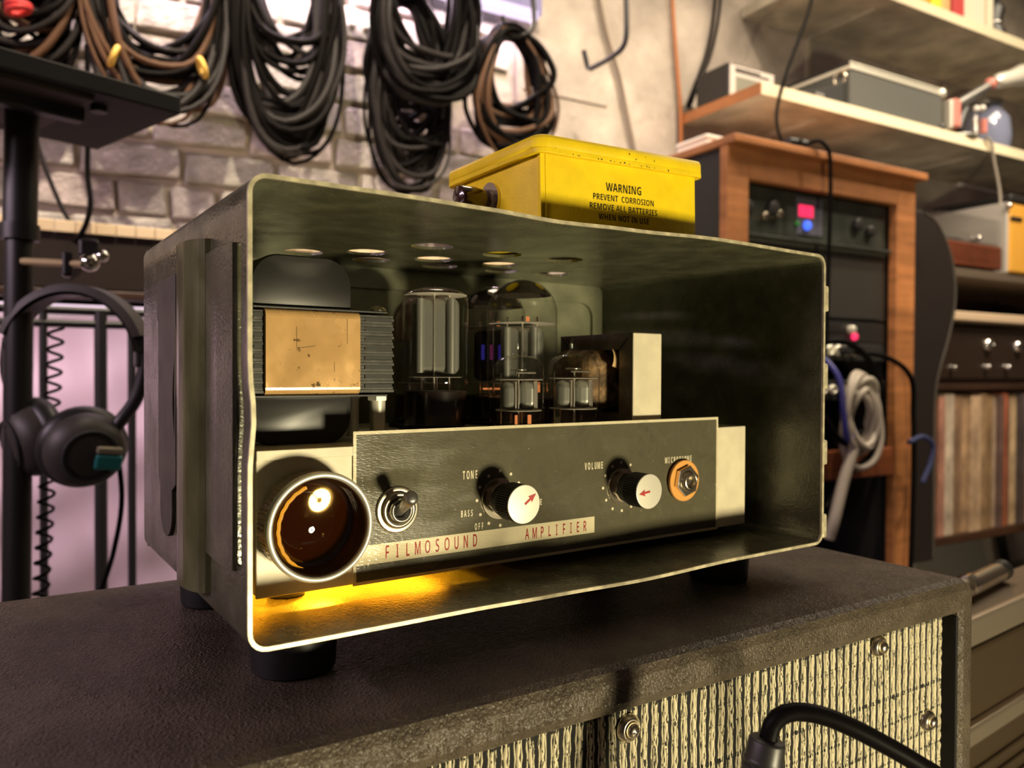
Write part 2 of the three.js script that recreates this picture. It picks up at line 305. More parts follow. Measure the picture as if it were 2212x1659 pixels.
{
  const outer = densify(roundRect(0, 0, W, H, 0.0075, 5), 0.008), inner = (() => { const o = roundRect(0, 0, W, H, 0.0075, 5), i = roundRect(T, T, W - T, H - T, 0.0058, 5); const r = []; o.forEach((p, k) => { const q = o[(k + 1) % o.length], d = Math.hypot(q[0] - p[0], q[1] - p[1]), n = Math.max(1, Math.round(d / 0.008)), a = i[k], b = i[(k + 1) % i.length]; for (let s = 0; s < n; s++) r.push([a[0] + (b[0] - a[0]) * s / n, a[1] + (b[1] - a[1]) * s / n]); }); return r; })();
  const zs = [-0.0014, -0.02, -0.045, -0.08, -0.12, -0.165, -D];
  let body = new Brush(sleeve(outer, inner, zs, dent)); body.updateMatrixWorld();
  const ev = new Evaluator(); ev.useGroups = false; ev.attributes = ['position', 'normal', 'uv'];
  const cut = (g) => { const b = new Brush(g); b.updateMatrixWorld(); body = ev.evaluate(body, b, SUBTRACTION); body.updateMatrixWorld(); };
  for (const [x, z] of HOLES) cut(new THREE.CylinderGeometry(0.0122, 0.0122, 0.02, 36).translate(x, H, z));
  cut(new THREE.CylinderGeometry(0.033, 0.033, 0.02, 48).rotateZ(Math.PI / 2).scale(1, 1.22, 1).translate(0, 0.0915, -0.0945));
  cut(new THREE.BoxGeometry(0.02, 0.124, 0.0046).translate(0, 0.0925, -0.0112));
  part(ampCase, 'shell', toCreasedNormals(clean(body.geometry), 0.6), MT.casePaint);
  part(ampCase, 'rim', toCreasedNormals(sleeve(outer, inner, [0, -0.0014], dent), 0.5), MT.rimEdge, { label: 'pale worn metal rim of the opening' });
  const rl = []; HOLES.forEach(([x, z]) => rl.push(at(new THREE.TorusGeometry(0.01222, 0.00035, 6, 36), x, H - 0.0008, z, Math.PI / 2)));
  const back = part(ampCase, 'back_panel', [bx(T, T, -D, W - T, H - T, -D + 0.0015)], MT.backPaint);
  part(back, 'flange', at(extr(roundRect(T, T, W - T, H - T, 0.006), 0.003, 0, [roundRect(0.02, 0.012, W - 0.012, H - 0.016, 0.012)]), 0, 0, -D + 0.0015), MT.backPaint);
  // carrying handle on the left side: a raised half round bar with a flat flange
  const hb = []; for (let i = 0; i <= 12; i++) { const t = i / 12 * Math.PI; hb.push([-0.0085 * Math.sin(t), -0.0765 - 0.0215 * Math.cos(t)]); }
  const prof = (pts, y0, y1) => at(extr(pts.map(([x, z]) => [x, -z]), y1 - y0), 0, y0, 0, -Math.PI / 2);
  part(ampCase, 'handle', toCreasedNormals(prof([[0.0002, -0.0985], ...hb, [0.0002, -0.0545]], 0.0105, 0.1625), 0.5), MT.handle, { label: 'raised half-round olive bar on the side' });
  part(ampCase, 'handle_flange', prof([[0.0002, -0.0550], [-0.0022, -0.0545], [-0.0028, -0.034], [-0.0016, -0.0150], [0.0002, -0.0145]], 0.0285, 0.1555), MT.casePaint);
  // long stamped plate behind the handle
  const sp = [[-0.160, 0.050], [-0.160, 0.1325], [-0.1635, 0.134], [-0.1635, 0.1530], [-0.1175, 0.1530], [-0.1175, 0.050], [-0.1265, 0.046], ...Array.from({ length: 11 }, (_, i) => { const t = i / 10 * Math.PI; return [-0.1407 + 0.0145 * Math.cos(t), 0.0345 - 0.0135 * Math.sin(t)]; }), [-0.1552, 0.046]];
  part(ampCase, 'stamped_plate', at(extr(sp.map(([z, y]) => [-z, y]), 0.0012, 0.0004, [circlePts(0.030, 32, 0.0945 + 0.0, 0.0915).map(([a, b]) => [a, 0.0915 + (b - 0.0915) * 1.2]).filter(([a]) => a > 0.1178)]), -0.0001, 0, 0, 0, Math.PI / 2).translate(-0.0014, 0, 0), MT.platePaint);
  for (const [y0, y1] of [[0.145, 0.161], [0.0965, 0.1125], [0.049, 0.0645], [0.003, 0.018]]) part(ampCase, 'hinge_knuckle', [bx(W - 0.0004, y0, -0.0085, W + 0.0042, y1, -0.0002, 0.0012)], MT.rimEdge);
  part(ampCase, 'hinge_pin', cylY(0.0009, 0.0009, 0.158, W + 0.0014, 0.082, -0.0045, 10), MT.steel);
  for (const [x, z] of [[0.030, -0.037], [0.301, -0.037], [0.027, -0.158], [0.301, -0.158]]) {
    const ft = part(ampCase, 'foot', at(lathe([[0, 0], [0.0165, 0], [0.0178, 0.0012], [0.0188, 0.018], [0.0182, 0.0215], [0, 0.0222]]), x, -0.022, z), MT.rubber);
  }
}

// ================================================================ chassis with its controls
const ch = thing('amplifier_chassis', 'pale metal amplifier chassis with dark labelled control panel, inside the open case', 'amplifier', [0.0165, 0.0017, -0.19]);
const ZP = -0.045;
{
  const t = 0.0014;
  part(ch, 'chassis_box', [bx(0.0165, 0.0070, -0.0474, 0.337, 0.0715, -0.0460, 0.0006), bx(0.0165, 0.0701, -0.196, 0.337, 0.0715, -0.0465, 0.0006), bx(0.0165, 0.0085, -0.196, 0.0179, 0.0715, -0.047), bx(0.3356, 0.0070, -0.196, 0.337, 0.0715, -0.047), bx(0.0165, 0.0085, -0.196, 0.337, 0.0715, -0.1946)], MT.chassis);
  part(ch, 'bottom_cover', bx(0.114, 0.0072, -0.195, 0.336, 0.0084, -0.0475), MT.chassis); part(ch, 'divider', bx(0.114, 0.0084, -0.195, 0.1152, 0.070, -0.0475), MT.chassis);
  part(ch, 'lip', bx(0.0165, 0.0670, -0.0462, 0.0612, 0.0715, -0.0452, 0.0004), MT.chassis);
  for (const [x, z] of [[0.0365, -0.066], [0.315, -0.066], [0.0365, -0.178], [0.315, -0.178]]) part(ch, 'foot', at(lathe([[0, 0], [0.0075, 0], [0.0088, 0.0008], [0.0088, 0.0066], [0, 0.0068]], 24), x, 0.0018, z), MT.rubber);
  // pilot lamp bulb behind the jewel
  part(ch, 'pilot_bulb', at(lathe([[0, 0.009], [0.003, 0.0082], [0.0045, 0.005], [0.0045, 0], [0.003, -0.005], [0, -0.006]], 20), 0.060, 0.027, -0.078), glow(lin(1, 0.62, 0.12), 2.2));
  const pl = new THREE.PointLight(lin(1, 0.42, 0.015), 0.06); pl.name = 'pilot_bulb_light'; pl.position.copy(up(0.060, 0.028, -0.078)); pl.shadow.radius = 0.004 * S / 0.02; pl.castShadow = true; scene.add(pl);
  // control panel with its print
  const px = 8258, cw = 2048, chh = 592, cv = document.createElement('canvas'); cv.width = cw; cv.height = chh; const g = cv.getContext('2d');
  const X = (x) => (x - 0.0608) * px, Y = (y) => (0.0782 - y) * px;
  g.fillStyle = '#d9cfae'; g.fillRect(0, 0, cw, chh); g.fillStyle = '#5a5645'; g.fillRect(13, 13, cw - 26, chh - 26);
  { let s = 5; const q = () => { s = (s * 1664525 + 1013904223) >>> 0; return s / 4294967296; }; for (let i = 0; i < 900; i++) { const a = q() * 0.05; g.fillStyle = q() < 0.6 ? `rgba(150,150,130,${a})` : `rgba(20,20,16,${a})`; g.beginPath(); g.ellipse(13 + q() * (cw - 26), 13 + q() * (chh - 26), 6 + q() * 60, 3 + q() * 22, q() * 3, 0, 6.3); g.fill(); } for (let i = 0; i < 26; i++) { g.fillStyle = 'rgba(215,205,170,0.5)'; g.fillRect(20 + q() * 2000, 20 + q() * 540, 1 + q() * 5, 1 + q() * 4); } }
  g.fillStyle = '#d9cfae'; g.fillRect(0, Y(0.0247), X(0.2062), (0.0247 - 0.0156) * px);
  const text = (s, x0, x1, y, cap, col, weight = 'bold') => { g.fillStyle = col; g.textBaseline = 'alphabetic'; g.textAlign = 'center'; const fs = cap * px / 0.714; g.font = `${weight} ${fs}px sans-serif`; const w = g.measureText('H').width, n = s.length, pitch = (x1 - x0) * px / n, sx = Math.min(weight === 'bold' ? 0.62 : 0.52, pitch * 0.80 / w); [...s].forEach((c, i) => { g.save(); g.translate(X(x0) + pitch * (i + 0.5), Y(y) + cap * px / 2); g.scale(sx, 1); g.fillText(c, 0, 0); if (weight !== 'bold') { g.lineWidth = 2; g.strokeStyle = col; g.strokeText(c, 0, 0); } g.restore(); }); };
  const CREAM = '#e6dcc0', RED = '#96302c';
  text('TONE', 0.1190, 0.1288, 0.0539, 0.0042, CREAM); text('BASS', 0.1181, 0.1260, 0.0345, 0.0034, CREAM); text('OFF', 0.1265, 0.1323, 0.0273, 0.0034, CREAM); text('TREBLE', 0.1556, 0.1697, 0.0362, 0.0033, CREAM);
  text('VOLUME', 0.1985, 0.2128, 0.0535, 0.0040, CREAM); text('MICROPHONE', 0.2615, 0.2852, 0.0532, 0.0036, CREAM);
  text('FILMOSOUND', 0.0752, 0.1296, 0.0202, 0.0060, RED, 'normal'); text('AMPLIFIER', 0.1570, 0.2016, 0.0200, 0.0056, RED, 'normal');
  g.fillStyle = CREAM;
  for (const [x, y] of [[0.1419, 0.0546], [0.1489, 0.0526], [0.1539, 0.0476], [0.135, 0.0525], [0.1297, 0.0472], [0.128, 0.0405], [0.1301, 0.0331], [0.1352, 0.0281], [0.1423, 0.0263], [0.149, 0.0285], [0.2263, 0.0541], [0.2335, 0.0522], [0.2195, 0.0521], [0.2142, 0.0472], [0.2125, 0.0402], [0.2149, 0.0331], [0.2198, 0.0278], [0.2269, 0.026], [0.2342, 0.0277], [0.239, 0.0465]]) { g.beginPath(); g.arc(X(x), Y(y), 7, 0, 6.3); g.fill(); }
  const ct = new THREE.CanvasTexture(cv); ct.colorSpace = THREE.SRGBColorSpace; ct.anisotropy = 8;
  const pgeo = new THREE.BoxGeometry(0.2483, 0.0717, 0.0011, 1, 1, 1);
  const panel = part(ch, 'control_panel', at(bx(0.0608, 0.0065, ZP - 0.001, 0.3091, 0.0782, ZP - 0.0001, 0.0003)), MT.chassis);
  const pm = mat(0xffffff, 0.48, 0.05, { map: ct, roughnessMap: rep(tSmudge, 2), bumpMap: rep(tBump, 6), bumpScale: 0.00006 });
  const face = part(panel, 'printed_face', at(new THREE.PlaneGeometry(0.2483, 0.0717), 0.18495, 0.04235, ZP), pm, { keepUV: true, label: 'dark olive printed face with cream border and lettering' });
}
function hexNut(r, x, y, z0, z1) { return at(extr(circlePts(r, 6, 0, 0, 0.3), z1 - z0, 0.0004), x, y, z0); }
for (const [x, y, zf, ang] of [[0.1415, 0.0405, -0.0222, 0.62], [0.2269, 0.0400, -0.0222, 3.28]]) {
  const k = part(ch, 'knob', [cylZ(0.0080, 0.0084, x, y, -0.0400, -0.0335, 48)], MT.blackSatin);
  part(k, 'washer', cylZ(0.0106, 0.0109, x, y, ZP, ZP + 0.0010, 48), MT.nickel);
  part(k, 'nut', hexNut(0.0080, x, y, ZP + 0.001, ZP + 0.0038), MT.nickel);
  part(k, 'grip', knurl(0.0097, 0.0007, 48, -0.0345, zf - 0.0009, x, y), MT.blackSatin);
  part(k, 'cap', latheZ([[0.0096, -0.0009], [0.0098, -0.0003], [0.0094, 0], [0, 0.0001]], x, y, zf, 56), MT.alu);
  const arrow = [[0, -0.0006], [0.0042, -0.0006], [0.0038, -0.0019], [0.0082, 0], [0.0038, 0.0019], [0.0042, 0.0006], [0, 0.0006]];
  part(k, 'arrow', at(extr(arrow, 0.00015), x + 0.0003, y, zf + 0.0001, 0, 0, ang), MT.red);
}
{ // toggle switch
  const x = 0.0832, y = 0.0402, k = part(ch, 'toggle_switch', latheZ([[0.0110, 0], [0.0112, 0.0006], [0.0106, 0.0013], [0.0072, 0.0013], [0.0072, 0]], x, y, ZP), MT.nickel);
  part(k, 'ring_nut', latheZ([[0.0082, 0.0012], [0.0088, 0.0024], [0.0080, 0.0032], [0.0062, 0.0032], [0.0058, 0.0012]], x, y, ZP), MT.nickel);
  part(k, 'bushing', latheZ([[0.0056, 0], [0.0056, 0.0052], [0.0050, 0.0058], [0.0040, 0.0056], [0.0036, 0.0020], [0, 0.0018]], x, y, ZP), MT.steel);
  const A = V3(x, y - 0.0008, ZP + 0.003), B = V3(0.0802, 0.0494, -0.0238), d = B.clone().sub(A), L = d.length();
  const lv = lathe([[0.0019, 0], [0.0022, 0.006], [0.0031, L - 0.006], [0.0035, L - 0.003], [0.0031, L - 0.0008], [0.0018, L], [0, L + 0.0002]], 28); lv.applyQuaternion(new THREE.Quaternion().setFromUnitVectors(V3(0, 1, 0), d.normalize())); lv.translate(A.x, A.y, A.z);
  part(k, 'lever', lv, MT.steel);
}
{ // microphone jack
  const x = 0.2762, y = 0.0402, k = part(ch, 'microphone_jack', latheZ([[0.0126, 0.0012], [0.0126, 0.0026], [0.0122, 0.0029], [0.0070, 0.0029], [0.0070, 0.0012]], x, y, ZP), MT.fibre, { label: 'orange fibre washer of the jack' });
  part(k, 'shadow_washer', latheZ([[0.0118, 0], [0.0118, 0.0013], [0, 0.0013]], x, y, ZP), MT.red);
  part(k, 'nut', hexNut(0.0092, x, y, ZP + 0.0029, ZP + 0.0052), MT.nickel);
  part(k, 'bushing', latheZ([[0.0062, 0.005], [0.0060, 0.0060], [0.0056, 0.0066], [0.0060, 0.0072], [0.0056, 0.0080], [0.0048, 0.0086], [0.0036, 0.0084], [0.0034, 0.001]], x, y, ZP), MT.nickel);
  part(k, 'socket', cylZ(0.0034, 0.0034, x, y, ZP + 0.001, ZP + 0.0025, 24), MT.blackMatte);
}
{ // amber pilot light
  const x = 0.0388, y = 0.0392, k = part(ch, 'pilot_light', latheZ([[0.0226, 0.0148], [0.0236, 0.0155], [0.0238, 0.0180], [0.0234, 0.0195], [0.0222, 0.0200], [0.0212, 0.0192], [0.0208, 0.0150]], x, y, -0.046, 72), MT.alu, { label: 'bright metal bezel of the pilot light' });
  part(k, 'knurled_collar', [knurl(0.0228, 0.0009, 64, -0.0435, -0.0375, x, y, 0.0212), knurl(0.0231, 0.0009, 64, -0.0368, -0.0312, x, y, 0.0212)], MT.nickel);
  const th = []; for (let i = 0; i < 7; i++) { const z = 0.0180 - i * 0.0021; th.push([0.0209 - i * 0.00015, z], [0.0201 - i * 0.00015, z - 0.0010], [0.0207 - i * 0.00015, z - 0.0020]); }
  part(k, 'threaded_bore', latheZ(th, x, y, -0.046, 64), phys(lin(0.07, 0.030, 0.010), 0.25, 0.5, { side: THREE.DoubleSide }));
  const c = []; for (let i = 0; i <= 14; i++) { const r = 0.0203 * i / 14; c.push([r, r * r / (2 * 0.105)]); }
  part(k, 'jewel', latheZ(c, x, y, -0.0415, 64), phys(lin(0.020, 0.0055, 0.0010), 0.04, 0, { clearcoat: 1, clearcoatRoughness: 0.02, ior: 1.7, side: THREE.DoubleSide }), { label: 'dark amber glass jewel' });
  const cx = []; for (let i = 0; i <= 12; i++) { const r = 0.0200 * i / 12; cx.push([r, 0.0058 - r * r / (2 * 0.036)]); }
  part(k, 'lens_glass', latheZ(cx, x, y, -0.0415, 56), phys(lin(1, 0.80, 0.45), 0.02, 0, { transmission: 1, thickness: 0, ior: 1.5, side: THREE.DoubleSide }));
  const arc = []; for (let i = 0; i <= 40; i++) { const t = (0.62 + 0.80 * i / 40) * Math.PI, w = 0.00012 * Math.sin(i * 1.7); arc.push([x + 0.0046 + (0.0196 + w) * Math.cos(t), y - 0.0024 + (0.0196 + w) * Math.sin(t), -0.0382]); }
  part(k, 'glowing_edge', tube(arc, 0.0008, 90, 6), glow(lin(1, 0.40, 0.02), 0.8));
  const dots = []; for (const [a, b, r] of [[0.006, -0.006, 0.0007], [-0.004, -0.011, 0.0006], [0.001, -0.013, 0.0005], [0.010, 0.002, 0.0004], [0.012, -0.009, 0.0006]]) dots.push(at(new THREE.SphereGeometry(r, 10, 8), x + a, y + b, -0.0412));
  part(k, 'glass_bubble', dots, MT.chrome, { kind: 'stuff' });
}
{ // power transformer standing at the left
  const x0 = 0.0206, x1 = 0.0915, y0 = 0.0957, y1 = 0.1342, zf = -0.066, zb = -0.112;
  const tr = part(ch, 'power_transformer', (() => { const l = []; for (let i = 0; i < 26; i++) { const ya = y0 + (y1 - y0) * i / 26, off = (i % 3) * 0.0004; l.push(bx(x0 + off, ya, zb, x1 - off, ya + (y1 - y0) / 26 * 0.86, zf - off * 0.7)); } return l; })(), MT.lam, { label: 'stack of dark laminations' });
  part(tr, 'core', bx(x0 + 0.001, y0, zb + 0.001, x1 - 0.0012, y1, zf - 0.0014), MT.lamDark);
  for (let i = 0; i < 8; i++) { const y = y0 + 0.0022 + i * 0.0047; part(tr, 'lamination_tab', bx(0.0758, y, zf - 0.001, 0.0902, y + 0.0020, zf + 0.0002), MT.lamDark); part(tr, 'lamination_tab', bx(0.0214, y, zf - 0.001, 0.0252, y + 0.0022, zf + 0.0003), MT.lamDark); }
  const copper = mat(lin(0.90, 0.56, 0.24), 0.5, 0.3, { map: rep(tex(256, (i, a, b) => { const s = nC[i], f = nB[i]; const v = 0.93 + 0.22 * (s - 0.5) - 0.5 * sm(0.66, 0.78, f) * sm(0.5, 0.7, nA[i]); return [v, v * 0.99, v * 0.97]; }, true), 18), roughnessMap: rep(tSmudge, 20) });
  const band = roundRect(y0 - 0.0008, -0.115, y1 + 0.0008, zf + 0.0022, 0.0035, 5).map(([a, b]) => [a, b]);
  part(tr, 'copper_band', at(extr(band.map(([yy, zz]) => [-zz, yy]), 0.0462), 0, 0, 0, 0, Math.PI / 2).translate(0.0262, 0, 0), copper, { label: 'scuffed copper band' });
  const scr = []; for (const [a, b, c2, d2] of [[0.0405, 0.1268, 0.0407, 0.1170], [0.0407, 0.1168, 0.0495, 0.1180], [0.0655, 0.1315, 0.0656, 0.1195], [0.0590, 0.1105, 0.0592, 0.1058]]) scr.push(rod([a, b, zf + 0.00222], [c2, d2, zf + 0.00222], 0.00012, 6));
  part(tr, 'scratches', scr, MT.chip);
  // bell covers above and below, with flanges
  const bell = (upw) => {
    const sg = upw ? 1 : -1, yb = upw ? y1 + 0.0008 : y0 - 0.0008, h = upw ? 0.0228 : 0.0215, xa = x0 + 0.0030, xb = 0.0668, r = 0.0105, pts = [[xa, 0], [xb, 0]];
    for (const [cx, a0] of [[xb - r, 0], [xa + r, 1]]) for (let i = 0; i <= 8; i++) { const t = (a0 + i / 8) * Math.PI / 2; pts.push([cx + r * Math.cos(t), h - r - 0.003 + r * Math.sin(t)]); }
    const g = extr(pts.map(([a, b]) => [a, b * sg]), 0.0375, 0.003); 
    return [toCreasedNormals(at(g, 0, yb + sg * 0.003, zb + 0.0045), 0.7), bx(x0, Math.min(yb, yb + sg * 0.0012), zb - 0.001, x1 - 0.004, Math.max(yb, yb + sg * 0.0012), zf + 0.0015, 0.0004)];
  };
  part(tr, 'bell_cover', bell(true), MT.blackGloss); part(tr, 'bell_cover', bell(false), MT.blackGloss);
  for (const [x, z] of [[0.0855, -0.0725], [0.0855, -0.106], [0.0262, -0.106]]) {
    part(tr, 'screw', [at(lathe([[0.0044, 0], [0.0042, 0.0012], [0.0030, 0.0026], [0, 0.0032]], 24), x, y1 + 0.0020, z)], MT.nickel);
    part(tr, 'standoff', [cylY(0.0040, 0.0040, y0 - 0.0018 - 0.0715, x, (0.0715 + y0 - 0.0018) / 2, z, 24), at(extr(circlePts(0.0052, 6), 0.003), x, y0 - 0.0042, z, -Math.PI / 2)], MT.alu);
  }
}
{ // output transformer at the right: open frame with a paper wound coil
  const x0 = 0.2415, x1 = 0.2650, y0 = 0.0715, y1 = 0.1302, zf = -0.0530, zb = -0.1220, b = 0.0100;
  const frameMat = mat(lin(0.16, 0.125, 0.085), 0.55, 0.2, { map: rep(tMottle, 30) });
  const ring = [[-zf, y0], [-zb, y0], [-zb, y1], [-zf, y1]];
  const tr = part(ch, 'output_transformer', at(extr(ring, x1 - x0 - 0.0006, 0, [[[-zf + 0.0110, y0 + b], [-zf + 0.0110, y1 - b], [-zb - 0.011, y1 - b], [-zb - 0.011, y0 + b]]]), x0, 0, 0, 0, Math.PI / 2), frameMat);
  part(tr, 'end_plate', bx(x0, y0, zf, x1, y1, zf + 0.0016, 0.0011), MT.chassis);
  part(tr, 'mitre_joint', rod([x0 - 0.0001, y1 - 0.0004, zf - 0.0006], [x0 - 0.0001, y1 - b, zf - 0.0110], 0.0005), MT.blackMatte); part(tr, 'mitre_joint', rod([x0 - 0.0001, y1 - 0.0004, zb + 0.0006], [x0 - 0.0001, y1 - b, zb + 0.0110], 0.0005), MT.blackMatte);
  part(tr, 'coil', [at(new RoundedBoxGeometry(0.040, 0.0385, 0.0400, 5, 0.0085), x0 + 0.004, 0.1012, -0.0935)], MT.paper, { label: 'brown paper wound coil' });
  part(tr, 'paper_flap', at(new THREE.CylinderGeometry(0.0125, 0.0125, 0.012, 16, 1, true, 0.2, 0.9), x0 - 0.003, 0.1125, -0.078, 0.5, 0.2, 1.2), mat(lin(0.62, 0.42, 0.2), 0.5, 0.1, { side: THREE.DoubleSide }));
}
for (const [x, z, r] of [[0.134, -0.100, 0.0206], [0.152, -0.151, 0.0206], [0.1975, -0.104, 0.0218], [0.209, -0.154, 0.0218]]) part(ch, 'tube_socket', at(lathe([[0, 0], [r, 0], [r, 0.0022], [r - 0.002, 0.003], [0, 0.003]], 36), x, 0.0715, z), MT.blackSatin);
for (const [x, z] of [[0.1712, -0.070], [0.2105, -0.070]]) part(ch, 'tube_socket', at(lathe([[0, 0], [0.0125, 0], [0.0125, 0.0028], [0, 0.0028]], 28), x, 0.0715, z), MT.blackSatin);

// ================================================================ vacuum tubes
const TY = 0.0745;
function octalTube(label, x, z, o) {
  const t = thing('vacuum_tube', label, 'vacuum tube', [x, TY, z]);
  const R = o.R, hb = o.base, top = o.top, add = (n, g, m, p = t, q = {}) => part(p, n, at(g, x, TY, z), m, q);
  add('base', lathe([[0, 0], [R * 0.90, 0], [R * 0.93, 0.002], [R * 0.93, hb - 0.001], [R * 0.91, hb], [R * 0.7, hb]], 44), MT.bakelite);
  const pr = [[R * 0.86, hb * 0.96], [R * 0.93, hb + 0.002], [R, hb + 0.006]], yS = top - R * o.dome;
  for (let i = 0; i <= 14; i++) { const a = i / 14 * Math.PI / 2, e = o.flat || 1; pr.push([R * Math.cos(a) ** (1 / e), yS + (top - yS) * Math.sin(a)]); }
  const gl = add('glass', lathe(pr, 52), MT.glass);
  const gp = [], n0 = o.getFrom; for (let i = 0; i <= 12; i++) { const a = (n0 + (1 - n0) * i / 12) * Math.PI / 2, e = o.flat || 1; gp.push([(R - 0.0006) * Math.cos(a) ** (1 / e), yS - 0.0005 + (top - yS) * Math.sin(a)]); }
  if (o.getLow) gp.unshift([R - 0.0006, yS - o.getLow]);
  part(gl, 'getter', at(lathe(gp, 44), x, TY, z), o.getMat);
  const ph0 = o.p0, ph1 = o.p1, pw = R * o.pw;
  const plate = add('plate', at(new RoundedBoxGeometry(pw * 1.7, ph1 - ph0, pw, 3, pw * 0.3), 0, (ph0 + ph1) / 2, 0, 0, o.turn || 0, 0), o.plateMat || MT.plate);
  const fins = []; if (!o.noFins) for (const s of [-1, 1]) for (const q of [-0.55, 0.55]) fins.push(at(new THREE.CylinderGeometry(pw * 0.16, pw * 0.16, ph1 - ph0 - 0.002, 12), q * pw, (ph0 + ph1) / 2, s * pw * 0.5, 0, 0, 0));
  part(plate, 'plate_rib', at(at(mergeGeometries(fins.map(clean)), 0, 0, 0, 0, o.turn || 0, 0), x, TY, z), o.plateMat || MT.plate);
  for (const [y, k] of [[ph1 + 0.0015, 0.95], [ph0 - 0.0015, 0.80]]) add('mica_spacer', at(lathe([[0, 0], [R * k, 0], [R * k, 0.0004], [0, 0.0004]], 36), 0, y, 0), MT.mica);
  const rods = []; for (let i = 0; i < 4; i++) { const a = i * Math.PI / 2 + 0.6; rods.push(rod([R * 0.42 * Math.cos(a), hb * 0.9, R * 0.42 * Math.sin(a)], [R * 0.42 * Math.cos(a), ph1 + 0.006, R * 0.42 * Math.sin(a)], 0.0006, 8)); }
  add('support_wire', mergeGeometries(rods.map(clean)), MT.wire);
  if (o.heat) for (const hg of [clean(at(lathe([[0, 0], [0.0016, 0], [0.0016, 0.006], [0, 0.006]], 12), R * 0.22, hb + 0.003, R * 0.45)), clean(at(lathe([[0, 0], [0.0011, 0], [0.0011, 0.003], [0, 0.003]], 12), R * 0.05, ph1 + 0.003, R * 0.2)), clean(at(new THREE.TorusGeometry(R * 0.3, 0.0006, 6, 24), 0, hb + 0.004, 0, Math.PI / 2))]) add('heater', hg, MT.heater);
  if (o.blue) { for (const q of [-0.75, -0.45, -0.15, 0.4]) add('glow_slit', at(new THREE.BoxGeometry(0.0022, 0.010, 0.0006), q * R * 0.8, (ph0 + ph1) / 2 + 0.002, R * 0.60 + q * R * 0.35), q === -0.45 ? MT.violetGlow : MT.blueGlow, t, { label: 'blue violet glow between the plates' }); }
  return t;
}
octalTube('straight glass vacuum tube on black base, right of the copper-banded transformer', 0.134, -0.100, { R: 0.0188, base: 0.0215, top: 0.0790, dome: 0.48, flat: 2.2, getFrom: 0.62, getMat: MT.getterBrown, p0: 0.030, p1: 0.0735, pw: 0.84, turn: -0.5 });
octalTube('brown-topped vacuum tube half hidden behind the straight glass tube', 0.1525, -0.151, { R: 0.0190, base: 0.018, top: 0.0815, dome: 0.95, getFrom: 0.0, getLow: 0.012, getMat: MT.getterBrown, p0: 0.026, p1: 0.054, pw: 0.6, turn: -0.5 });
octalTube('largest vacuum tube with dark mirrored dome, behind the small glass tube', 0.1972, -0.104, { R: 0.0218, base: 0.0165, top: 0.0892, dome: 0.95, getFrom: 0.36, getMat: MT.getter, p0: 0.026, p1: 0.0600, pw: 0.70, turn: -0.75, heat: true });
octalTube('large vacuum tube with blue violet glow, behind the largest tube', 0.2085, -0.154, { R: 0.0218, base: 0.0165, top: 0.0900, dome: 0.95, getFrom: 0.22, getMat: MT.getter, p0: 0.026, p1: 0.0600, pw: 0.70, turn: -0.6, plateMat: MT.plateDark, heat: true, blue: true });
function smallTube(label, x, z, R, top, heat) {
  const t = thing('vacuum_tube', label, 'vacuum tube', [x, TY, z]), add = (n, g, m, p = t) => part(p, n, at(g, x, TY, z), m);
  const pr = [[R * 0.9, 0.0005], [R, 0.003]]; const yS = top - R * 0.62;
  for (let i = 0; i <= 10; i++) { const a = i / 10 * Math.PI / 2 * 0.9; pr.push([Math.max(0.0022, R * Math.cos(a) ** 0.6), yS + R * 0.62 * Math.sin(a)]); }
  pr.push([0.0024, top + 0.002], [0.0020, top + 0.006], [0.0007, top + 0.0095], [0, top + 0.0098]);
  const gl = add('glass', lathe(pr, 48), MT.glass);
  add('tip', lathe([[0.0016, 0], [0.0012, 0.004], [0, 0.0065]], 14).translate(0, top + 0.001, 0), MT.glass, gl);
  add('mica_spacer', lathe([[0, 0], [R * 0.93, 0], [R * 0.93, 0.0007], [0, 0.0007]], 36).translate(0, top * 0.66, 0), MT.mica);
  add('mica_spacer', lathe([[0, 0], [R * 0.90, 0], [R * 0.90, 0.0006], [0, 0.0006]], 36).translate(0, top * 0.24, 0), MT.mica);
  const pl = add('plate', mergeGeometries([-1, 1].map((s) => clean(at(new RoundedBoxGeometry(R * 0.74, top * 0.39, R * 0.95, 3, R * 0.3), s * R * 0.40, top * 0.45, 0, 0, -0.5, 0)))), MT.plate);
  for (const sd of [-1, 1]) add('plate_seam', at(new RoundedBoxGeometry(R * 0.18, top * 0.385, R * 0.06, 1, R * 0.02), sd * R * 0.44, top * 0.45, R * 0.50), MT.wire, pl);
  const w = []; for (const [a, b] of [[-0.42, 0.58], [0.5, -0.5], [-0.5, -0.5]]) w.push(clean(rod([a * R, 0.002, b * R], [a * R, top * 0.76, b * R], 0.0005, 8)));
  w.push(clean(rod([-R * 0.45, top * 0.76, R * 0.4], [R * 0.5, top * 0.76, R * 0.4], 0.0006, 8)), clean(at(new THREE.TorusGeometry(R * 0.28, 0.0005, 6, 20), 0, top * 0.80, 0, Math.PI / 2)));
  add('support_wire', mergeGeometries(w), MT.wire);
  if (heat) for (const sd of [-1, 1]) add('heater', at(lathe([[0, 0], [0.0011, 0], [0.0011, 0.0050], [0, 0.0052]], 10), sd * R * 0.3, 0.0025, R * 0.30), MT.heater);
}
smallTube('small peaked glass tube glowing orange below, in front of the largest tube', 0.1712, -0.070, 0.0146, 0.0412, true);
smallTube('small clear glass tube beside the paper wound coil', 0.2105, -0.070, 0.0158, 0.0424, false);

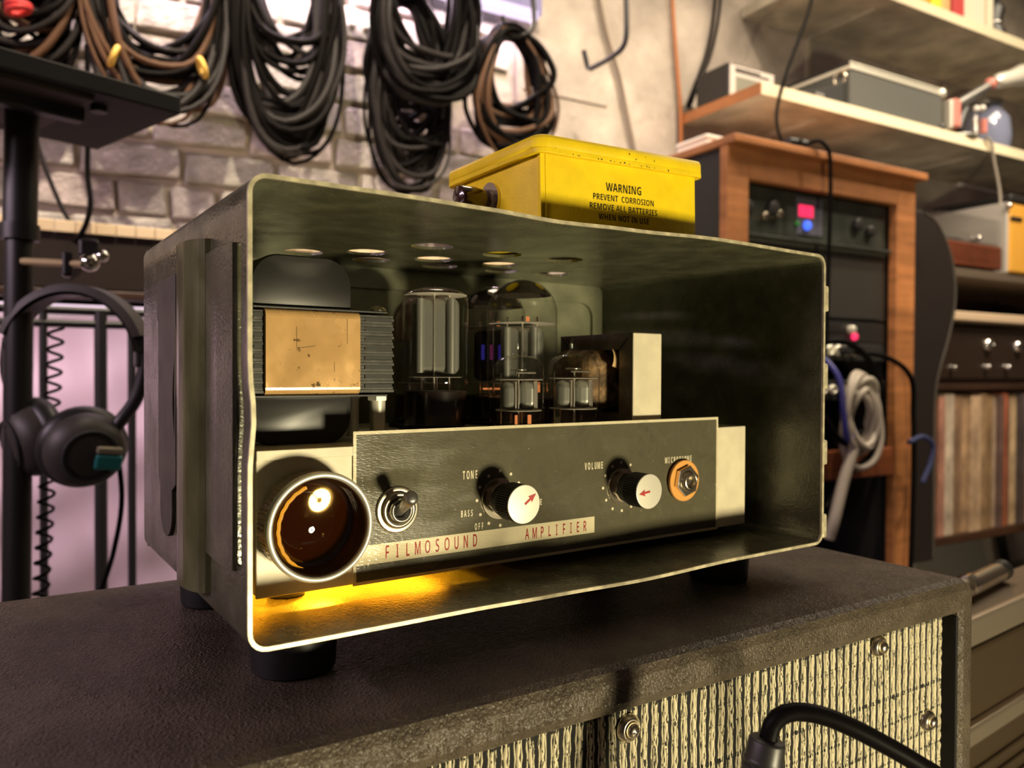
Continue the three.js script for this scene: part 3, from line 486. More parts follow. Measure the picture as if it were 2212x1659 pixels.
// ================================================================ yellow tin box on the case
{
  const t = thing('yellow_tin_box', 'bright yellow metal box with a lid and black warning print, on the case', 'metal box', [0.1668, 0.1808, -0.043], { turn: -0.02, local: true });
  t.rotation.z = 0.024; t.scale.setScalar(0.945);
  const w = 0.1235, d = 0.100, h = 0.0500;
  const body = part(t, 'body', toCreasedNormals(at(extr(roundRect(0, 0.0, w, d, 0.0022, 4), h), 0, 0, 0, -Math.PI / 2), 0.6), MT.yellow);
  const lid = part(t, 'lid', toCreasedNormals(at(extr(roundRect(-0.0022, -0.0022, w + 0.0022, d + 0.0022, 0.0055, 6), 0.0048, 0.0022), 0, 0.0478, 0, -Math.PI / 2), 0.9), MT.yellow);
  part(lid, 'lid_lip', at(extr(roundRect(-0.0038, -0.0038, w + 0.0038, d + 0.0038, 0.0065, 6), 0.0022, 0.0005, [roundRect(-0.001, -0.001, w + 0.001, d + 0.001, 0.004, 6)]), 0, 0.0447, 0, -Math.PI / 2), MT.yellow);
  part(body, 'corner_seam', [bx(-0.0006, 0, -0.0026, 0.0012, 0.0455, 0.0004, 0.0005), bx(0.0030, 0, -0.001, 0.0040, 0.0455, 0.0005, 0.0003)], MT.yellow);
  const ch2 = []; for (let i = 0; i < 26; i++) { const s = rr(0.0002, 0.0007), q = rnd(); ch2.push(at(new THREE.CircleGeometry(s, 5), rr(0.004, w - 0.01), q < 0.6 ? 0.0448 + rr(0, 0.0005) : rr(0.0465, 0.0515), 0.00455)); }
  part(lid, 'paint_chip', at(mergeGeometries(ch2.map(clean)), 0, 0, 0), MT.chip);
  const cv = document.createElement('canvas'); cv.width = 1024; cv.height = 440; const g = cv.getContext('2d'); const k = 1024 / 0.062;
  g.fillStyle = '#ecc21a'; g.fillRect(0, 0, 1024, 440); g.textAlign = 'center'; g.fillStyle = '#1c1405';
  const line = (s, y, wide, cap) => { const fs = cap * k / 0.714; g.font = `bold ${fs}px sans-serif`; const sx = wide * k / g.measureText(s).width; g.save(); g.translate(512, y); g.scale(sx, 1); g.fillText(s, 0, 0); g.restore(); };
  line('WARNING', 92, 0.0286, 0.0050); line('PREVENT  CORROSION', 188, 0.0493, 0.0036); line('REMOVE ALL BATTERIES', 282, 0.0546, 0.0036); line('WHEN NOT IN USE', 378, 0.0406, 0.0036);
  const lm = new THREE.CanvasTexture(cv); const im = g.getImageData(0, 0, 1024, 440); for (let i = 0; i < im.data.length; i += 4) { const v = 255 - im.data[i]; const a = Math.max(0, Math.min(255, (v - 40) * 1.4)); im.data[i] = im.data[i + 1] = im.data[i + 2] = a; im.data[i + 3] = 255; } g.putImageData(im, 0, 0);
  part(body, 'warning_print', at(new THREE.PlaneGeometry(0.062, 0.062 * 440 / 1024), 0.0618, 0.0206, 0.00012), mat(0x1c1405, 0.5, 0, { alphaMap: lm, alphaTest: 0.5 }), { keepUV: true });
  const kn = part(t, 'knob', [at(lathe([[0, 0], [0.0050, 0], [0.0062, 0.0012], [0.0064, 0.008], [0.0070, 0.0105], [0.0070, 0.019], [0.0062, 0.0215], [0, 0.022]], 40), -0.0022, 0.0275, -0.0535, 0, 0, Math.PI / 2)], MT.brownBake);
  part(kn, 'washer', [cylX(0.0108, 0.0108, 0.0016, -0.0009, 0.0275, -0.0535, 36), cylX(0.0066, 0.0066, 0.004, -0.0020, 0.0275, -0.0535, 6)], MT.nickel);
}

// ================================================================ speaker cabinet below
const CAB = thing('speaker_cabinet', 'black pebble-grained speaker cabinet with striped grille cloth, under the amplifier', 'speaker cabinet', [0.434, -LIFT, 0.0525], { turn: -0.034, local: true });
{
  const top = LIFT - 0.022, wd = 0.66, dp = 0.262, th = 0.0172, rec = 0.0068;
  const bv = 0.006, q = roundRect(-wd + bv, 0.03 + bv, 0.004 - bv, top - bv, 0.006, 5), hole = [[-wd + th - bv, 0.05 - bv], [-th + bv + 0.001, 0.05 - bv], [-th + bv + 0.001, top - 0.0215 + bv], [-wd + th - bv, top - 0.0215 + bv]];
  const shell = extr(q, dp - 0.012, 0.006, [hole.reverse()]);
  part(CAB, 'cabinet_shell', [at(shell, 0, 0, -dp + 0.006)], MT.tolex);
  part(CAB, 'baffle', bx(-wd + th - 0.001, 0.045, -dp + 0.01, -th + 0.001, top - 0.02, -rec - 0.0032), MT.clothBlack);
  // grille cloth: raised cords in vertical rows over black cloth
  const cords = []; const pitch = 0.0063, x0 = -wd + th + 0.002, x1 = -th - 0.0014; let n = 0;
  const y1 = top - 0.0222, y0 = 0.36, SEG = 130;
  for (let xg = x1; xg > x0; xg -= pitch, n++) for (const [off, rad0] of [[0, 0.00104], [-0.0017, 0.00048], [0.00165, 0.00044]]) {
    const pos = [], idx = []; const ring = 5, x = xg + off, m = n * 3 + off * 900;
    for (let j = 0; j <= SEG; j++) { const y = y1 + (y0 - y1) * j / SEG, wob = 0.00022 * Math.sin(j * 1.9 + m * 2.3) + 0.00025 * Math.sin(j * 0.37 + n), rad = rad0 * (0.80 + 0.30 * Math.sin(j * 2.6 + m * 1.7)); for (let i = 0; i < ring; i++) { const a = Math.PI * i / (ring - 1); pos.push(x + wob + rad * Math.cos(a), y, -rec - 0.0032 + rad * 1.1 * Math.sin(a)); } }
    for (let j = 0; j < SEG; j++) for (let i = 0; i < ring - 1; i++) { const a = j * ring + i, b = a + ring; idx.push(a, b, a + 1, a + 1, b, b + 1); }
    const c = new THREE.BufferGeometry(); c.setAttribute('position', new THREE.Float32BufferAttribute(pos, 3)); c.setIndex(idx); c.computeVertexNormals(); c.setAttribute('uv', new THREE.Float32BufferAttribute(new Float32Array(pos.length / 3 * 2), 2)); cords.push(c);
  }
  const cm = mat(lin(0.80, 0.72, 0.50), 0.8, 0, { side: THREE.DoubleSide, map: rep(tex(256, (i) => (nB[i] > 0.63 ? 0.12 : 0.92 + 0.3 * (nB[i] - 0.5)), true), 34, 13) });
  part(CAB, 'grille_cloth', cords, cm, { kind: 'stuff', label: 'cream cords woven over black cloth' });
  part(CAB, 'inner_edge', bx(-th - 0.0012, 0.05, -rec - 0.003, -th + 0.0013, top - 0.0212, -0.0004), MT.clothBlack, { label: 'black inner edge of the grille recess' });
  for (const [x, y] of [[-0.2748, top - 0.0325], [-0.0855, top - 0.0295], [-0.0336, top - 0.0851], [-0.47, top - 0.0325], [-0.0336, top - 0.30]]) {
    const s = part(CAB, 'screw', latheZ([[0.0026, 0.0022], [0.0036, 0.0026], [0.0032, 0.0042], [0.0018, 0.0052], [0, 0.0055]], x, y, -rec - 0.002, 32), MT.nickel);
    part(s, 'cup_washer', latheZ([[0.0066, 0], [0.0062, 0.0012], [0.0050, 0.0026], [0.0042, 0.0030], [0.0034, 0.0020], [0.0030, 0.0010]], x, y, -rec - 0.0022, 36), MT.nickel);
    part(s, 'cross_slot', [bx(x - 0.0017, y - 0.0003, -rec + 0.0028, x + 0.0017, y + 0.0003, -rec + 0.00345), bx(x - 0.0003, y - 0.0017, -rec + 0.0028, x + 0.0003, y + 0.0017, -rec + 0.00345)], MT.blackMatte);
  }
  for (const [x, z] of [[-0.06, -0.04], [-wd + 0.06, -0.04], [-0.06, -dp + 0.04], [-wd + 0.06, -dp + 0.04]]) part(CAB, 'foot', at(lathe([[0, 0], [0.02, 0], [0.024, 0.03], [0, 0.031]], 24), x, 0, z), MT.rubber);
}
{ // plug and cable in front of the grille
  const t = thing('instrument_cable', 'black cable with a ribbed plug sleeve arching in front of the striped grille', 'cable', [0.17, -LIFT, 0.1]);
  const pts = [[0.1648, -0.0420, 0.1054], [0.1653, -0.0345, 0.1055], [0.1664, -0.0290, 0.1060], [0.1685, -0.0255, 0.1073], [0.1712, -0.0237, 0.1092], [0.1748, -0.0231, 0.1116], [0.182, -0.0243, 0.1170], [0.1905, -0.0283, 0.1235], [0.2005, -0.0345, 0.1305], [0.2110, -0.0418, 0.1375], [0.225, -0.054, 0.147], [0.245, -0.10, 0.158], [0.26, -0.25, 0.165], [0.26, -0.50, 0.17], [0.25, -0.74, 0.19], [0.30, -LIFT + 0.004, 0.28], [0.5, -LIFT + 0.004, 0.35]];
  part(t, 'cord', tube(pts, 0.0035, 320, 16), MT.cableBlack);
  const A = V3(0.1655, -0.0330, 0.1053), B = V3(0.1602, -0.0610, 0.1030), d = B.clone().sub(A).normalize(), q = new THREE.Quaternion().setFromUnitVectors(V3(0, 1, 0), d);
  const prof = [[0, 0], [0.0042, 0.0004], [0.0050, 0.0015], [0.0052, 0.0075]]; for (let i = 0; i < 6; i++) { const y = 0.0082 + i * 0.0030; prof.push([0.0055, y], [0.0056, y + 0.0014], [0.0047, y + 0.0019], [0.0047, y + 0.0025]); } prof.push([0.0068, 0.028], [0.0072, 0.034], [0.0072, 0.070], [0, 0.070]);
  const sl = lathe(prof.map(([a, b]) => [a * 1.38, b])).scale(1, 1, 1).applyQuaternion(q).translate(A.x, A.y, A.z);
  part(t, 'plug_sleeve', sl, MT.blackSatin);
  const e = A.clone().addScaledVector(d, 0.07), f = e.clone().addScaledVector(d, 0.03);
  part(t, 'plug_tip', rod(e.toArray(), f.toArray(), 0.0031, 16), MT.nickel);
}
// ================================================================ hanging cables on the brick wall
function coil(name, label, o) {
  const t = thing(name, label, 'cable coil', [o.cx, o.top, o.z], { room: true, group: o.group });
  let s = o.seed; const q = () => { s = (s * 1664525 + 1013904223) >>> 0; return s / 4294967296; };
  for (let k = 0; k < o.n; k++) {
    const thin = k >= o.n - (o.thin || 0), a = o.a * (thin ? 0.98 + 0.06 * q() : (o.amin || 0.66) + (1 - (o.amin || 0.66)) * q() ** 0.7), bot = o.bot + (thin ? -0.02 + 0.03 * q() : (o.spread || 0.16) * q() ** 1.4), dx = (q() - 0.5) * o.a * 0.32, dz = (q() - 0.5) * 0.07, tp = o.top - 0.02 * q(), lean = (o.lean || 0) + (q() - 0.5) * 0.05;
    const pts = [], N = 16, h = tp - bot, ph = q();
    for (let i = 0; i < N; i++) { const u = i / N * 2 * Math.PI, y = 0.5 + 0.5 * Math.cos(u), w = Math.sign(Math.sin(u)) * Math.abs(Math.sin(u)) ** 0.85 * (0.72 + 0.28 * sm(0, 0.8, 1 - y)); pts.push([o.cx + dx * (1 - y) + a * w + lean * (1 - y) + 0.007 * Math.sin(u * 3 + ph * 6), tp - h * (1 - y) + 0.006 * Math.sin(u * 4 + ph * 9), o.z + dz * Math.sin(u + ph * 6) + 0.012 * Math.cos(u * 2 + ph * 5)]); }
    const m = o.mats[Math.floor(q() * o.mats.length)];
    part(t, 'loop', tube(pts, thin ? o.r * 0.6 : o.r * (0.8 + 0.45 * q()), 56, 7, true), m);
  }
  for (const [x, y, z, m, ang] of o.ties || []) part(t, 'tie', at(new THREE.TorusGeometry(0.020, 0.006, 8, 20), x, y, z, Math.PI / 2, ang || 0.3, 0), m);
  return t;
}
const BK = [MT.cableBlack, MT.cableBlack, MT.cableBlack, MT.cableGrey], G = 'cable coils hanging on the brick wall';
coil('cable_coil', 'cable coil with a red strap and brown strands, topmost above the black tray', { cx: -0.128, top: 1.36, bot: 0.70, a: 0.120, z: -1.66, n: 30, r: 0.0072, seed: 3, spread: 0.26, mats: [MT.cableBlack, MT.cableBlack, MT.cableBrown, MT.cableGrey], ties: [[-0.128, 0.826, -1.562, MT.tieRed], [-0.128, 0.834, -1.562, MT.tieRed, 0.1]], group: G });
coil('cable_coil', 'wide cable coil with brown and black loops and yellow ties', { amin: 0.82, cx: 0.140, top: 1.40, bot: 0.675, a: 0.152, z: -1.66, n: 30, r: 0.0075, seed: 9, spread: 0.20, thin: 2, mats: [MT.cableBlack, MT.cableBlack, MT.cableBrown, MT.cableBlack, MT.cableBrown, MT.cableGrey], ties: [[0.045, 0.79, -1.62, MT.tieYellow, 1.2], [0.225, 0.80, -1.62, MT.tieYellow, -1.2]], group: G });
coil('cable_coil', 'densest black cable coil, between the brown-stranded coil and the double coil', { amin: 0.76, cx: 0.424, top: 1.38, bot: 0.635, a: 0.122, z: -1.66, n: 42, r: 0.0082, seed: 21, spread: 0.36, thin: 3, mats: BK, group: G });
coil('cable_coil', 'upper black cable coil of the pair hanging on one hook', { amin: 0.74, cx: 0.775, top: 1.30, bot: 0.812, a: 0.146, z: -1.62, n: 40, r: 0.0085, seed: 33, spread: 0.13, mats: BK, group: G });
coil('cable_coil', 'lower black cable coil of the pair, reaching down to the case top', { cx: 0.745, top: 1.12, bot: 0.592, a: 0.112, z: -1.68, n: 34, r: 0.0078, seed: 41, spread: 0.22, thin: 3, lean: 0.02, mats: BK, group: G });
coil('cable_coil', 'smallest black cable coil, hanging alone on a long wire hook', { cx: 1.040, top: 1.068, bot: 0.715, a: 0.125, z: -1.62, n: 30, r: 0.0078, seed: 57, spread: 0.15, amin: 0.74, thin: 2, mats: [MT.cableBlack, MT.cableBlack, MT.cableBlack, MT.cableBrown], group: G });
{ // wire hooks and the rail that carries them
  const hk = (label, x, pts) => { const t = thing('wire_hook', label, 'hook', [x, 1.46, -1.6], { room: true }); part(t, 'bent_wire', tube(pts, 0.0075, 80, 10), MT.blackSatin); part(t, 'wall_plate', bx(x - 0.02, 1.40, -1.8, x + 0.02, 1.52, -1.792, 0.003), MT.blackSatin); };
  hk('long black wire hook carrying the smallest cable coil', 1.09, [[1.09, 1.47, -1.795], [1.09, 1.47, -1.62], [1.09, 1.45, -1.60], [1.09, 1.20, -1.60], [1.092, 1.075, -1.60], [1.06, 1.048, -1.605], [1.02, 1.052, -1.61], [1.00, 1.09, -1.61]]);
  hk('empty black wire hook bent to a point, beside the smallest cable coil', 1.303, [[1.303, 1.47, -1.795], [1.303, 1.47, -1.47], [1.303, 1.45, -1.45], [1.303, 1.20, -1.45], [1.303, 1.03, -1.45], [1.302, 1.012, -1.465], [1.300, 1.004, -1.60], [1.298, 1.006, -1.618], [1.285, 1.045, -1.62], [1.281, 1.057, -1.62]]);
  const r = thing('wire_hook', 'black wall rail with pegs carrying the large cable coils', 'hook rail', [0.3, 1.36, -1.7], { room: true });
  part(r, 'rail', bx(-0.3, 1.385, -1.80, 0.95, 1.425, -1.775, 0.004), MT.blackSatin);
  for (const x of [-0.115, 0.14, 0.43, 0.775]) part(r, 'peg', rod([x, 1.375, -1.78], [x, 1.395, -1.58], 0.009), MT.blackSatin);
}
{ // glowing tube on the wall above the coils
  const t = thing('led_tube', 'lilac glowing tube light along the brick wall above the cable coils', 'tube light', [0.5, 1.21, -1.77], { room: true });
  part(t, 'diffuser', bx(-0.1, 1.168, -1.768, 1.20, 1.205, -1.735, 0.012), glow(lin(0.90, 0.72, 1.0), 1.3));
  part(t, 'housing', bx(-0.12, 1.195, -1.80, 1.22, 1.25, -1.75, 0.006), glow(lin(0.80, 0.62, 0.95), 0.55));
}
for (const [x, l] of [[0.635, 'left small glowing white bulb between two black cable coils'], [0.678, 'right small glowing white bulb between two black cable coils']]) {
  const t = thing('small_bulb', l, 'bulb', [x, 1.055, -1.78], { room: true, group: 'small bulbs between the cable coils' });
  part(t, 'globe', at(new THREE.SphereGeometry(0.013, 20, 14), x, 1.058, -1.765), glow(lin(1, 0.95, 0.85), 2.2));
  part(t, 'socket', bx(x - 0.012, 1.048, -1.80, x + 0.012, 1.070, -1.775, 0.003), MT.white);
}
{ const t = thing('led_tube', 'lilac glowing tube light upright-mounted along the left wall', 'tube light', [-1.56, 0.75, -0.5], { room: true });
  part(t, 'diffuser', bx(-1.560, 0.72, -1.10, -1.535, 0.78, 0.10, 0.012), glow(LILAC, 1.3)); part(t, 'housing', bx(-1.599, 0.71, -1.12, -1.562, 0.79, 0.12, 0.005), MT.white);
  const u = thing('led_tube', 'lilac glowing tube light fixed under the pale-edged ledge', 'tube light', [0, 0.24, -1.46], { room: true });
  part(u, 'diffuser', bx(-0.47, 0.228, -1.475, 0.47, 0.236, -1.450, 0.003), glow(LILAC, 1.3)); part(u, 'housing', bx(-0.48, 0.236, -1.48, 0.48, 0.2445, -1.445, 0.002), MT.blackSatin); }
{ // thin cords on the wall
  const w = (l, pts, r, m) => { const t = thing('wall_cable', l, 'cord', pts[0], { room: true }); part(t, 'cord', tube(pts, r, 60, 8), m); };
  w('copper coloured wire running down the wall behind the white shelf', [[1.755, 1.62, -1.782], [1.762, 1.38, -1.782], [1.785, 1.15, -1.782], [1.800, 1.02, -1.782], [1.805, 0.70, -1.782]], 0.0065, mat(lin(0.42, 0.14, 0.04), 0.45, 0.2));
  w('pair-strand black cord curving down the wall to the white shelf, nearer the copper wire', [[1.965, 1.60, -1.782], [1.955, 1.40, -1.782], [1.925, 1.25, -1.782], [1.86, 1.10, -1.782], [1.825, 1.03, -1.775]], 0.0055, MT.cableBlack);
  w('thin black cord curving down the wall, farther from the copper wire', [[1.99, 1.60, -1.783], [1.98, 1.40, -1.783], [1.945, 1.25, -1.783], [1.875, 1.10, -1.783], [1.84, 1.03, -1.78]], 0.005, MT.cableBlack);
  w('grey cord hanging down the plain wall between hook and shelf', [[1.45, 1.33, -1.785], [1.49, 1.20, -1.785], [1.535, 1.09, -1.785], [1.575, 0.95, -1.785], [1.612, 0.80, -1.785], [1.63, 0.55, -1.785]], 0.007, mat(lin(0.22, 0.17, 0.13), 0.6));
  w('thin black cord hanging from the tray side down to the pale block edge', [[-0.012, 0.73, -1.42], [-0.010, 0.60, -1.415], [-0.012, 0.48, -1.40], [-0.008, 0.42, -1.385], [-0.018, 0.375, -1.380], [-0.035, 0.345, -1.385]], 0.005, MT.cableBlack);
  w('thin grey cord slanting across the bricks behind the black pole', [[-0.105, 0.62, -1.70], [-0.085, 0.55, -1.70], [-0.055, 0.47, -1.70], [-0.035, 0.43, -1.70]], 0.005, MT.cableGrey);
  const t = thing('wall_ledge', 'narrow lilac-lit painted ledge on the plain wall under the empty hook', 'ledge', [1.5, 0.95, -1.79], { room: true });
  part(t, 'ledge_strip', bx(1.18, 0.980, -1.80, 1.50, 0.994, -1.795, 0.002), MT.wall);
}

// ================================================================ white shelves and what stands on them
function shelf(label, x0, y0, y1) {
  const t = thing('wall_shelf', label, 'shelf', [x0, y0, -1.6], { room: true });
  part(t, 'board', bx(x0, y0, -1.797, 4.25, y1, -1.4315, 0.003), MT.shelfWhite);
  part(t, 'front_edge', bx(x0, y0 - 0.001, -1.4315, 4.25, y1 + 0.001, -1.428, 0.001), mat(lin(0.85, 0.74, 0.52), 0.45));
  part(t, 'end_edge', bx(x0 - 0.003, y0, -1.797, x0, y1, -1.4315, 0.001), y0 < 1.2 ? MT.oak : MT.shelfWhite);
  for (const x of [x0 + 0.35, x0 + 1.25]) part(t, 'bracket', [bx(x - 0.012, y0 - 0.006, -1.79, x + 0.012, y0, -1.50, 0.002), bx(x - 0.012, y0 - 0.20, -1.80, x + 0.012, y0, -1.79, 0.002)], MT.shelfWhite);
}
shelf('lower white wall shelf above the wooden rack', 1.812, 0.968, 1.004);
shelf('upper white wall shelf with coloured books', 2.105, 1.405, 1.440);
{
  const bks = [[2.560, 0.055, [0.75, 0.30, 0.03]], [2.618, 0.028, [0.85, 0.50, 0.03]], [2.648, 0.038, [0.80, 0.42, 0.05]], [2.690, 0.062, [0.90, 0.72, 0.02]], [2.756, 0.030, [0.75, 0.50, 0.18]], [2.790, 0.032, [0.70, 0.40, 0.16]], [2.826, 0.072, [0.55, 0.05, 0.05]], [2.902, 0.062, [0.80, 0.72, 0.55]], [2.968, 0.078, [0.78, 0.72, 0.58]], [3.050, 0.040, [0.82, 0.74, 0.56]]];
  const nm = ['orange spine, leftmost', 'amber spine beside the orange one', 'deep amber spine left of the yellow one', 'bright yellow spine', 'tan spine right of the yellow one', 'brown spine left of the red one', 'red spine', 'cream spine right of the red one', 'widest cream spine', 'narrow cream spine, rightmost of the books'];
  bks.forEach(([x, w, c], i) => { const t = thing('book', `upright book with ${nm[i]} on the upper shelf`, 'book', [x, 1.440, -1.5], { room: true, group: 'books on the upper shelf' }); const hh = 0.28 + 0.03 * ((i * 7) % 5) / 5; part(t, 'cover', [bx(x, 1.4415, -1.66, x + w, 1.44 + hh, -1.445 - 0.004 * (i % 3), 0.004)], mat(lin(...c), 0.5)); part(t, 'page_block', bx(x + 0.004, 1.446, -1.668, x + w - 0.004, 1.436 + hh, -1.655), MT.white); });
  const d = thing('dark_trinket', 'dark round object at the end of the book row', 'ornament', [3.16, 1.44, -1.47], { room: true });
  part(d, 'body', at(lathe([[0, 0], [0.045, 0], [0.05, 0.02], [0.03, 0.06], [0.045, 0.11], [0.02, 0.16], [0, 0.165]], 24), 3.165, 1.4405, -1.49), MT.blackGloss);
  part(d, 'ring', at(new THREE.TorusGeometry(0.034, 0.006, 8, 24), 3.165, 1.50, -1.49, Math.PI / 2), MT.chrome);
}
{ // labelled case, flat black case, flight case, clamp lamp
  const a = thing('labelled_case', 'black plastic case with a pale printed label, at the shelf end', 'case', [1.83, 1.005, -1.58], { room: true });
  part(a, 'body', bx(1.815, 1.006, -1.72, 2.03, 1.115, -1.575, 0.004), MT.blackSatin);
  part(a, 'label_card', bx(1.822, 1.010, -1.575, 2.024, 1.110, -1.572, 0.001), mat(lin(0.55, 0.48, 0.44), 0.5));
  part(a, 'label_window', bx(1.848, 1.022, -1.573, 1.99, 1.075, -1.5705, 0.001), mat(lin(0.20, 0.19, 0.15), 0.35));
  part(a, 'label_stripe', [bx(1.845, 1.088, -1.573, 2.00, 1.093, -1.5705), bx(1.845, 1.097, -1.573, 1.96, 1.102, -1.5705)], MT.cableGrey);
  const e = thing('flat_case', 'low black wedge-shaped case left of the metal-edged flight case', 'case', [2.05, 1.005, -1.5], { room: true });
  part(e, 'body', at(extr([[0, 0], [0.204, 0], [0.204, 0.085], [0.05, 0.030], [0, 0.024]], 0.18, 0.003), 2.042, 1.008, -1.65), MT.blackMatte);
  part(e, 'latch', bx(2.10, 1.022, -1.468, 2.14, 1.036, -1.462, 0.002), MT.steel);
  const f = thing('flight_case', 'dark flight case with bright metal edge strips on the lower white shelf', 'case', [2.27, 1.005, -1.5], { room: true });
  const gm = mat(lin(0.085, 0.085, 0.075), 0.6, 0, { bumpMap: rep(tBump, 20), bumpScale: 0.001 });
  part(f, 'body', bx(2.255, 1.012, -1.76, 2.775, 1.140, -1.452, 0.004), gm);
  part(f, 'lid', bx(2.255, 1.150, -1.76, 2.775, 1.166, -1.452, 0.004), MT.blackMatte);
  part(f, 'edge_strip', [bx(2.252, 1.138, -1.455, 2.778, 1.152, -1.448, 0.002), bx(2.252, 1.138, -1.763, 2.258, 1.152, -1.45, 0.002)], MT.alu); part(f, 'edge_strip', bx(2.252, 1.156, -1.455, 2.778, 1.163, -1.449, 0.002), MT.alu);
  part(f, 'corner_cap', at(new THREE.SphereGeometry(0.020, 16, 12), 2.772, 1.148, -1.458), MT.alu); part(f, 'corner_cap', at(new THREE.SphereGeometry(0.018, 16, 12), 2.772, 1.022, -1.458), MT.blackSatin);
  part(f, 'handle', at(new THREE.TorusGeometry(0.022, 0.006, 8, 24), 2.253, 1.115, -1.49, 0, Math.PI / 2), MT.nickel);
  for (const [x, z] of [[2.30, -1.49], [2.73, -1.49], [2.30, -1.72], [2.73, -1.72]]) part(f, 'foot', cylY(0.012, 0.012, 0.009, x, 1.0085, z, 16), MT.rubber);
  const pink = mat(lin(0.62, 0.22, 0.18), 0.4), l = thing('clamp_lamp', 'shiny clamp lamp with reddish arms and a bright metal head on the shelf', 'clamp lamp', [2.92, 1.005, -1.46], { room: true });
  part(l, 'clamp_jaw', [bx(2.795, 1.02, -1.48, 2.815, 1.125, -1.43, 0.006)], MT.alu); part(l, 'clamp_arm', [bx(2.818, 1.030, -1.47, 2.862, 1.135, -1.43, 0.008)], pink);
  part(l, 'arm', rod([2.85, 1.115, -1.45], [3.065, 1.232, -1.43], 0.018, 14), MT.steel); part(l, 'joint', at(new THREE.SphereGeometry(0.024, 16, 12), 3.045, 1.225, -1.43), pink);
  part(l, 'lamp_head', at(lathe([[0.012, 0], [0.028, 0.02], [0.030, 0.11], [0.044, 0.19], [0.036, 0.20], [0, 0.18]], 24), 3.065, 1.235, -1.42, 0, 0, -1.27), mat(lin(0.9, 0.86, 0.76), 0.25, 0.3));
  part(l, 'grip', rod([2.89, 1.03, -1.47], [2.94, 1.12, -1.47], 0.028, 16), MT.blackSatin);
  for (const [x, y] of [[2.955, 1.115], [2.995, 1.125]]) part(l, 'knob', at(new THREE.SphereGeometry(0.012, 14, 10), x, y, -1.43), MT.white);
  part(l, 'spring', tube(Array.from({ length: 60 }, (_, i) => [2.965 + 0.012 * Math.cos(i * 0.7), 1.02 + i * 0.0012, -1.44 + 0.012 * Math.sin(i * 0.7)]), 0.0035, 200, 6), MT.chrome);
  part(l, 'grip_strip', bx(2.995, 1.03, -1.44, 3.015, 1.085, -1.42, 0.004), pink);
  part(l, 'base', at(lathe([[0, 0], [0.075, 0], [0.078, 0.008], [0.02, 0.018], [0, 0.018]], 28), 2.92, 1.0055, -1.49), MT.steel);
  const g = thing('glass_jar', 'blue-grey glossy rounded jar beside the clamp lamp', 'jar', [3.20, 1.005, -1.5], { room: true });
  part(g, 'jar_body', at(lathe([[0, 0], [0.075, 0], [0.085, 0.01], [0.092, 0.06], [0.085, 0.13], [0.06, 0.165], [0.055, 0.18], [0, 0.18]], 36), 3.20, 1.0055, -1.53), phys(lin(0.22, 0.24, 0.36), 0.12, 0, { clearcoat: 1 }));
  part(g, 'lid', at(lathe([[0, 0], [0.06, 0], [0.06, 0.025], [0, 0.028]], 30), 3.20, 1.186, -1.53), MT.steel);
  const c = thing('shelf_cable', 'black cord looping over the front of the lower white shelf', 'cord', [2.0, 1.28, -1.41], { room: true });
  part(c, 'cord', tube([[2.05, 1.52, -1.42], [2.001, 1.279, -1.405], [1.95, 1.16, -1.405], [1.885, 1.02, -1.405], [1.845, 0.90, -1.40], [1.80, 0.80, -1.34], [1.75, 0.765, -1.26], [1.735, 0.758, -1.215]], 0.0055, 70, 8), MT.cableBlack);
  part(c, 'plug', rod([1.70, 0.755, -1.23], [1.77, 0.757, -1.23], 0.013, 14), MT.blackSatin);
  part(c, 'tail', tube([[1.77, 0.757, -1.23], [1.80, 0.765, -1.205], [1.825, 0.74, -1.195], [1.835, 0.66, -1.195], [1.832, 0.48, -1.195], [1.83, 0.2, -1.2]], 0.006, 60, 8), MT.cableBlack);
  const d = thing('shelf_cable', 'pale cord dangling from under the clamp lamp', 'cord', [3.1, 1.0, -1.42], { room: true });
  part(d, 'cord', tube([[3.0, 1.012, -1.418], [3.03, 0.995, -1.415], [3.06, 0.93, -1.42], [3.10, 0.82, -1.42], [3.11, 0.74, -1.42]], 0.006, 40, 8), MT.cablePale);
  const w = thing('wall_shelf', 'short pale strip fixed to the wall below the white shelf', 'rail', [3.6, 0.96, -1.79], { room: true });
  part(w, 'strip', bx(3.44, 0.955, -1.80, 3.80, 1.00, -1.775, 0.01), MT.white);
  const bxs = thing('white_box', 'flat white box lying on the rack top under the shelf', 'box', [1.75, 0.744, -1.45], { room: true });
  part(bxs, 'body', bx(1.56, 0.7445, -1.53, 1.86, 0.785, -1.40, 0.005), MT.white); part(bxs, 'lid', bx(1.558, 0.786, -1.532, 1.862, 0.800, -1.398, 0.005), MT.white);
}

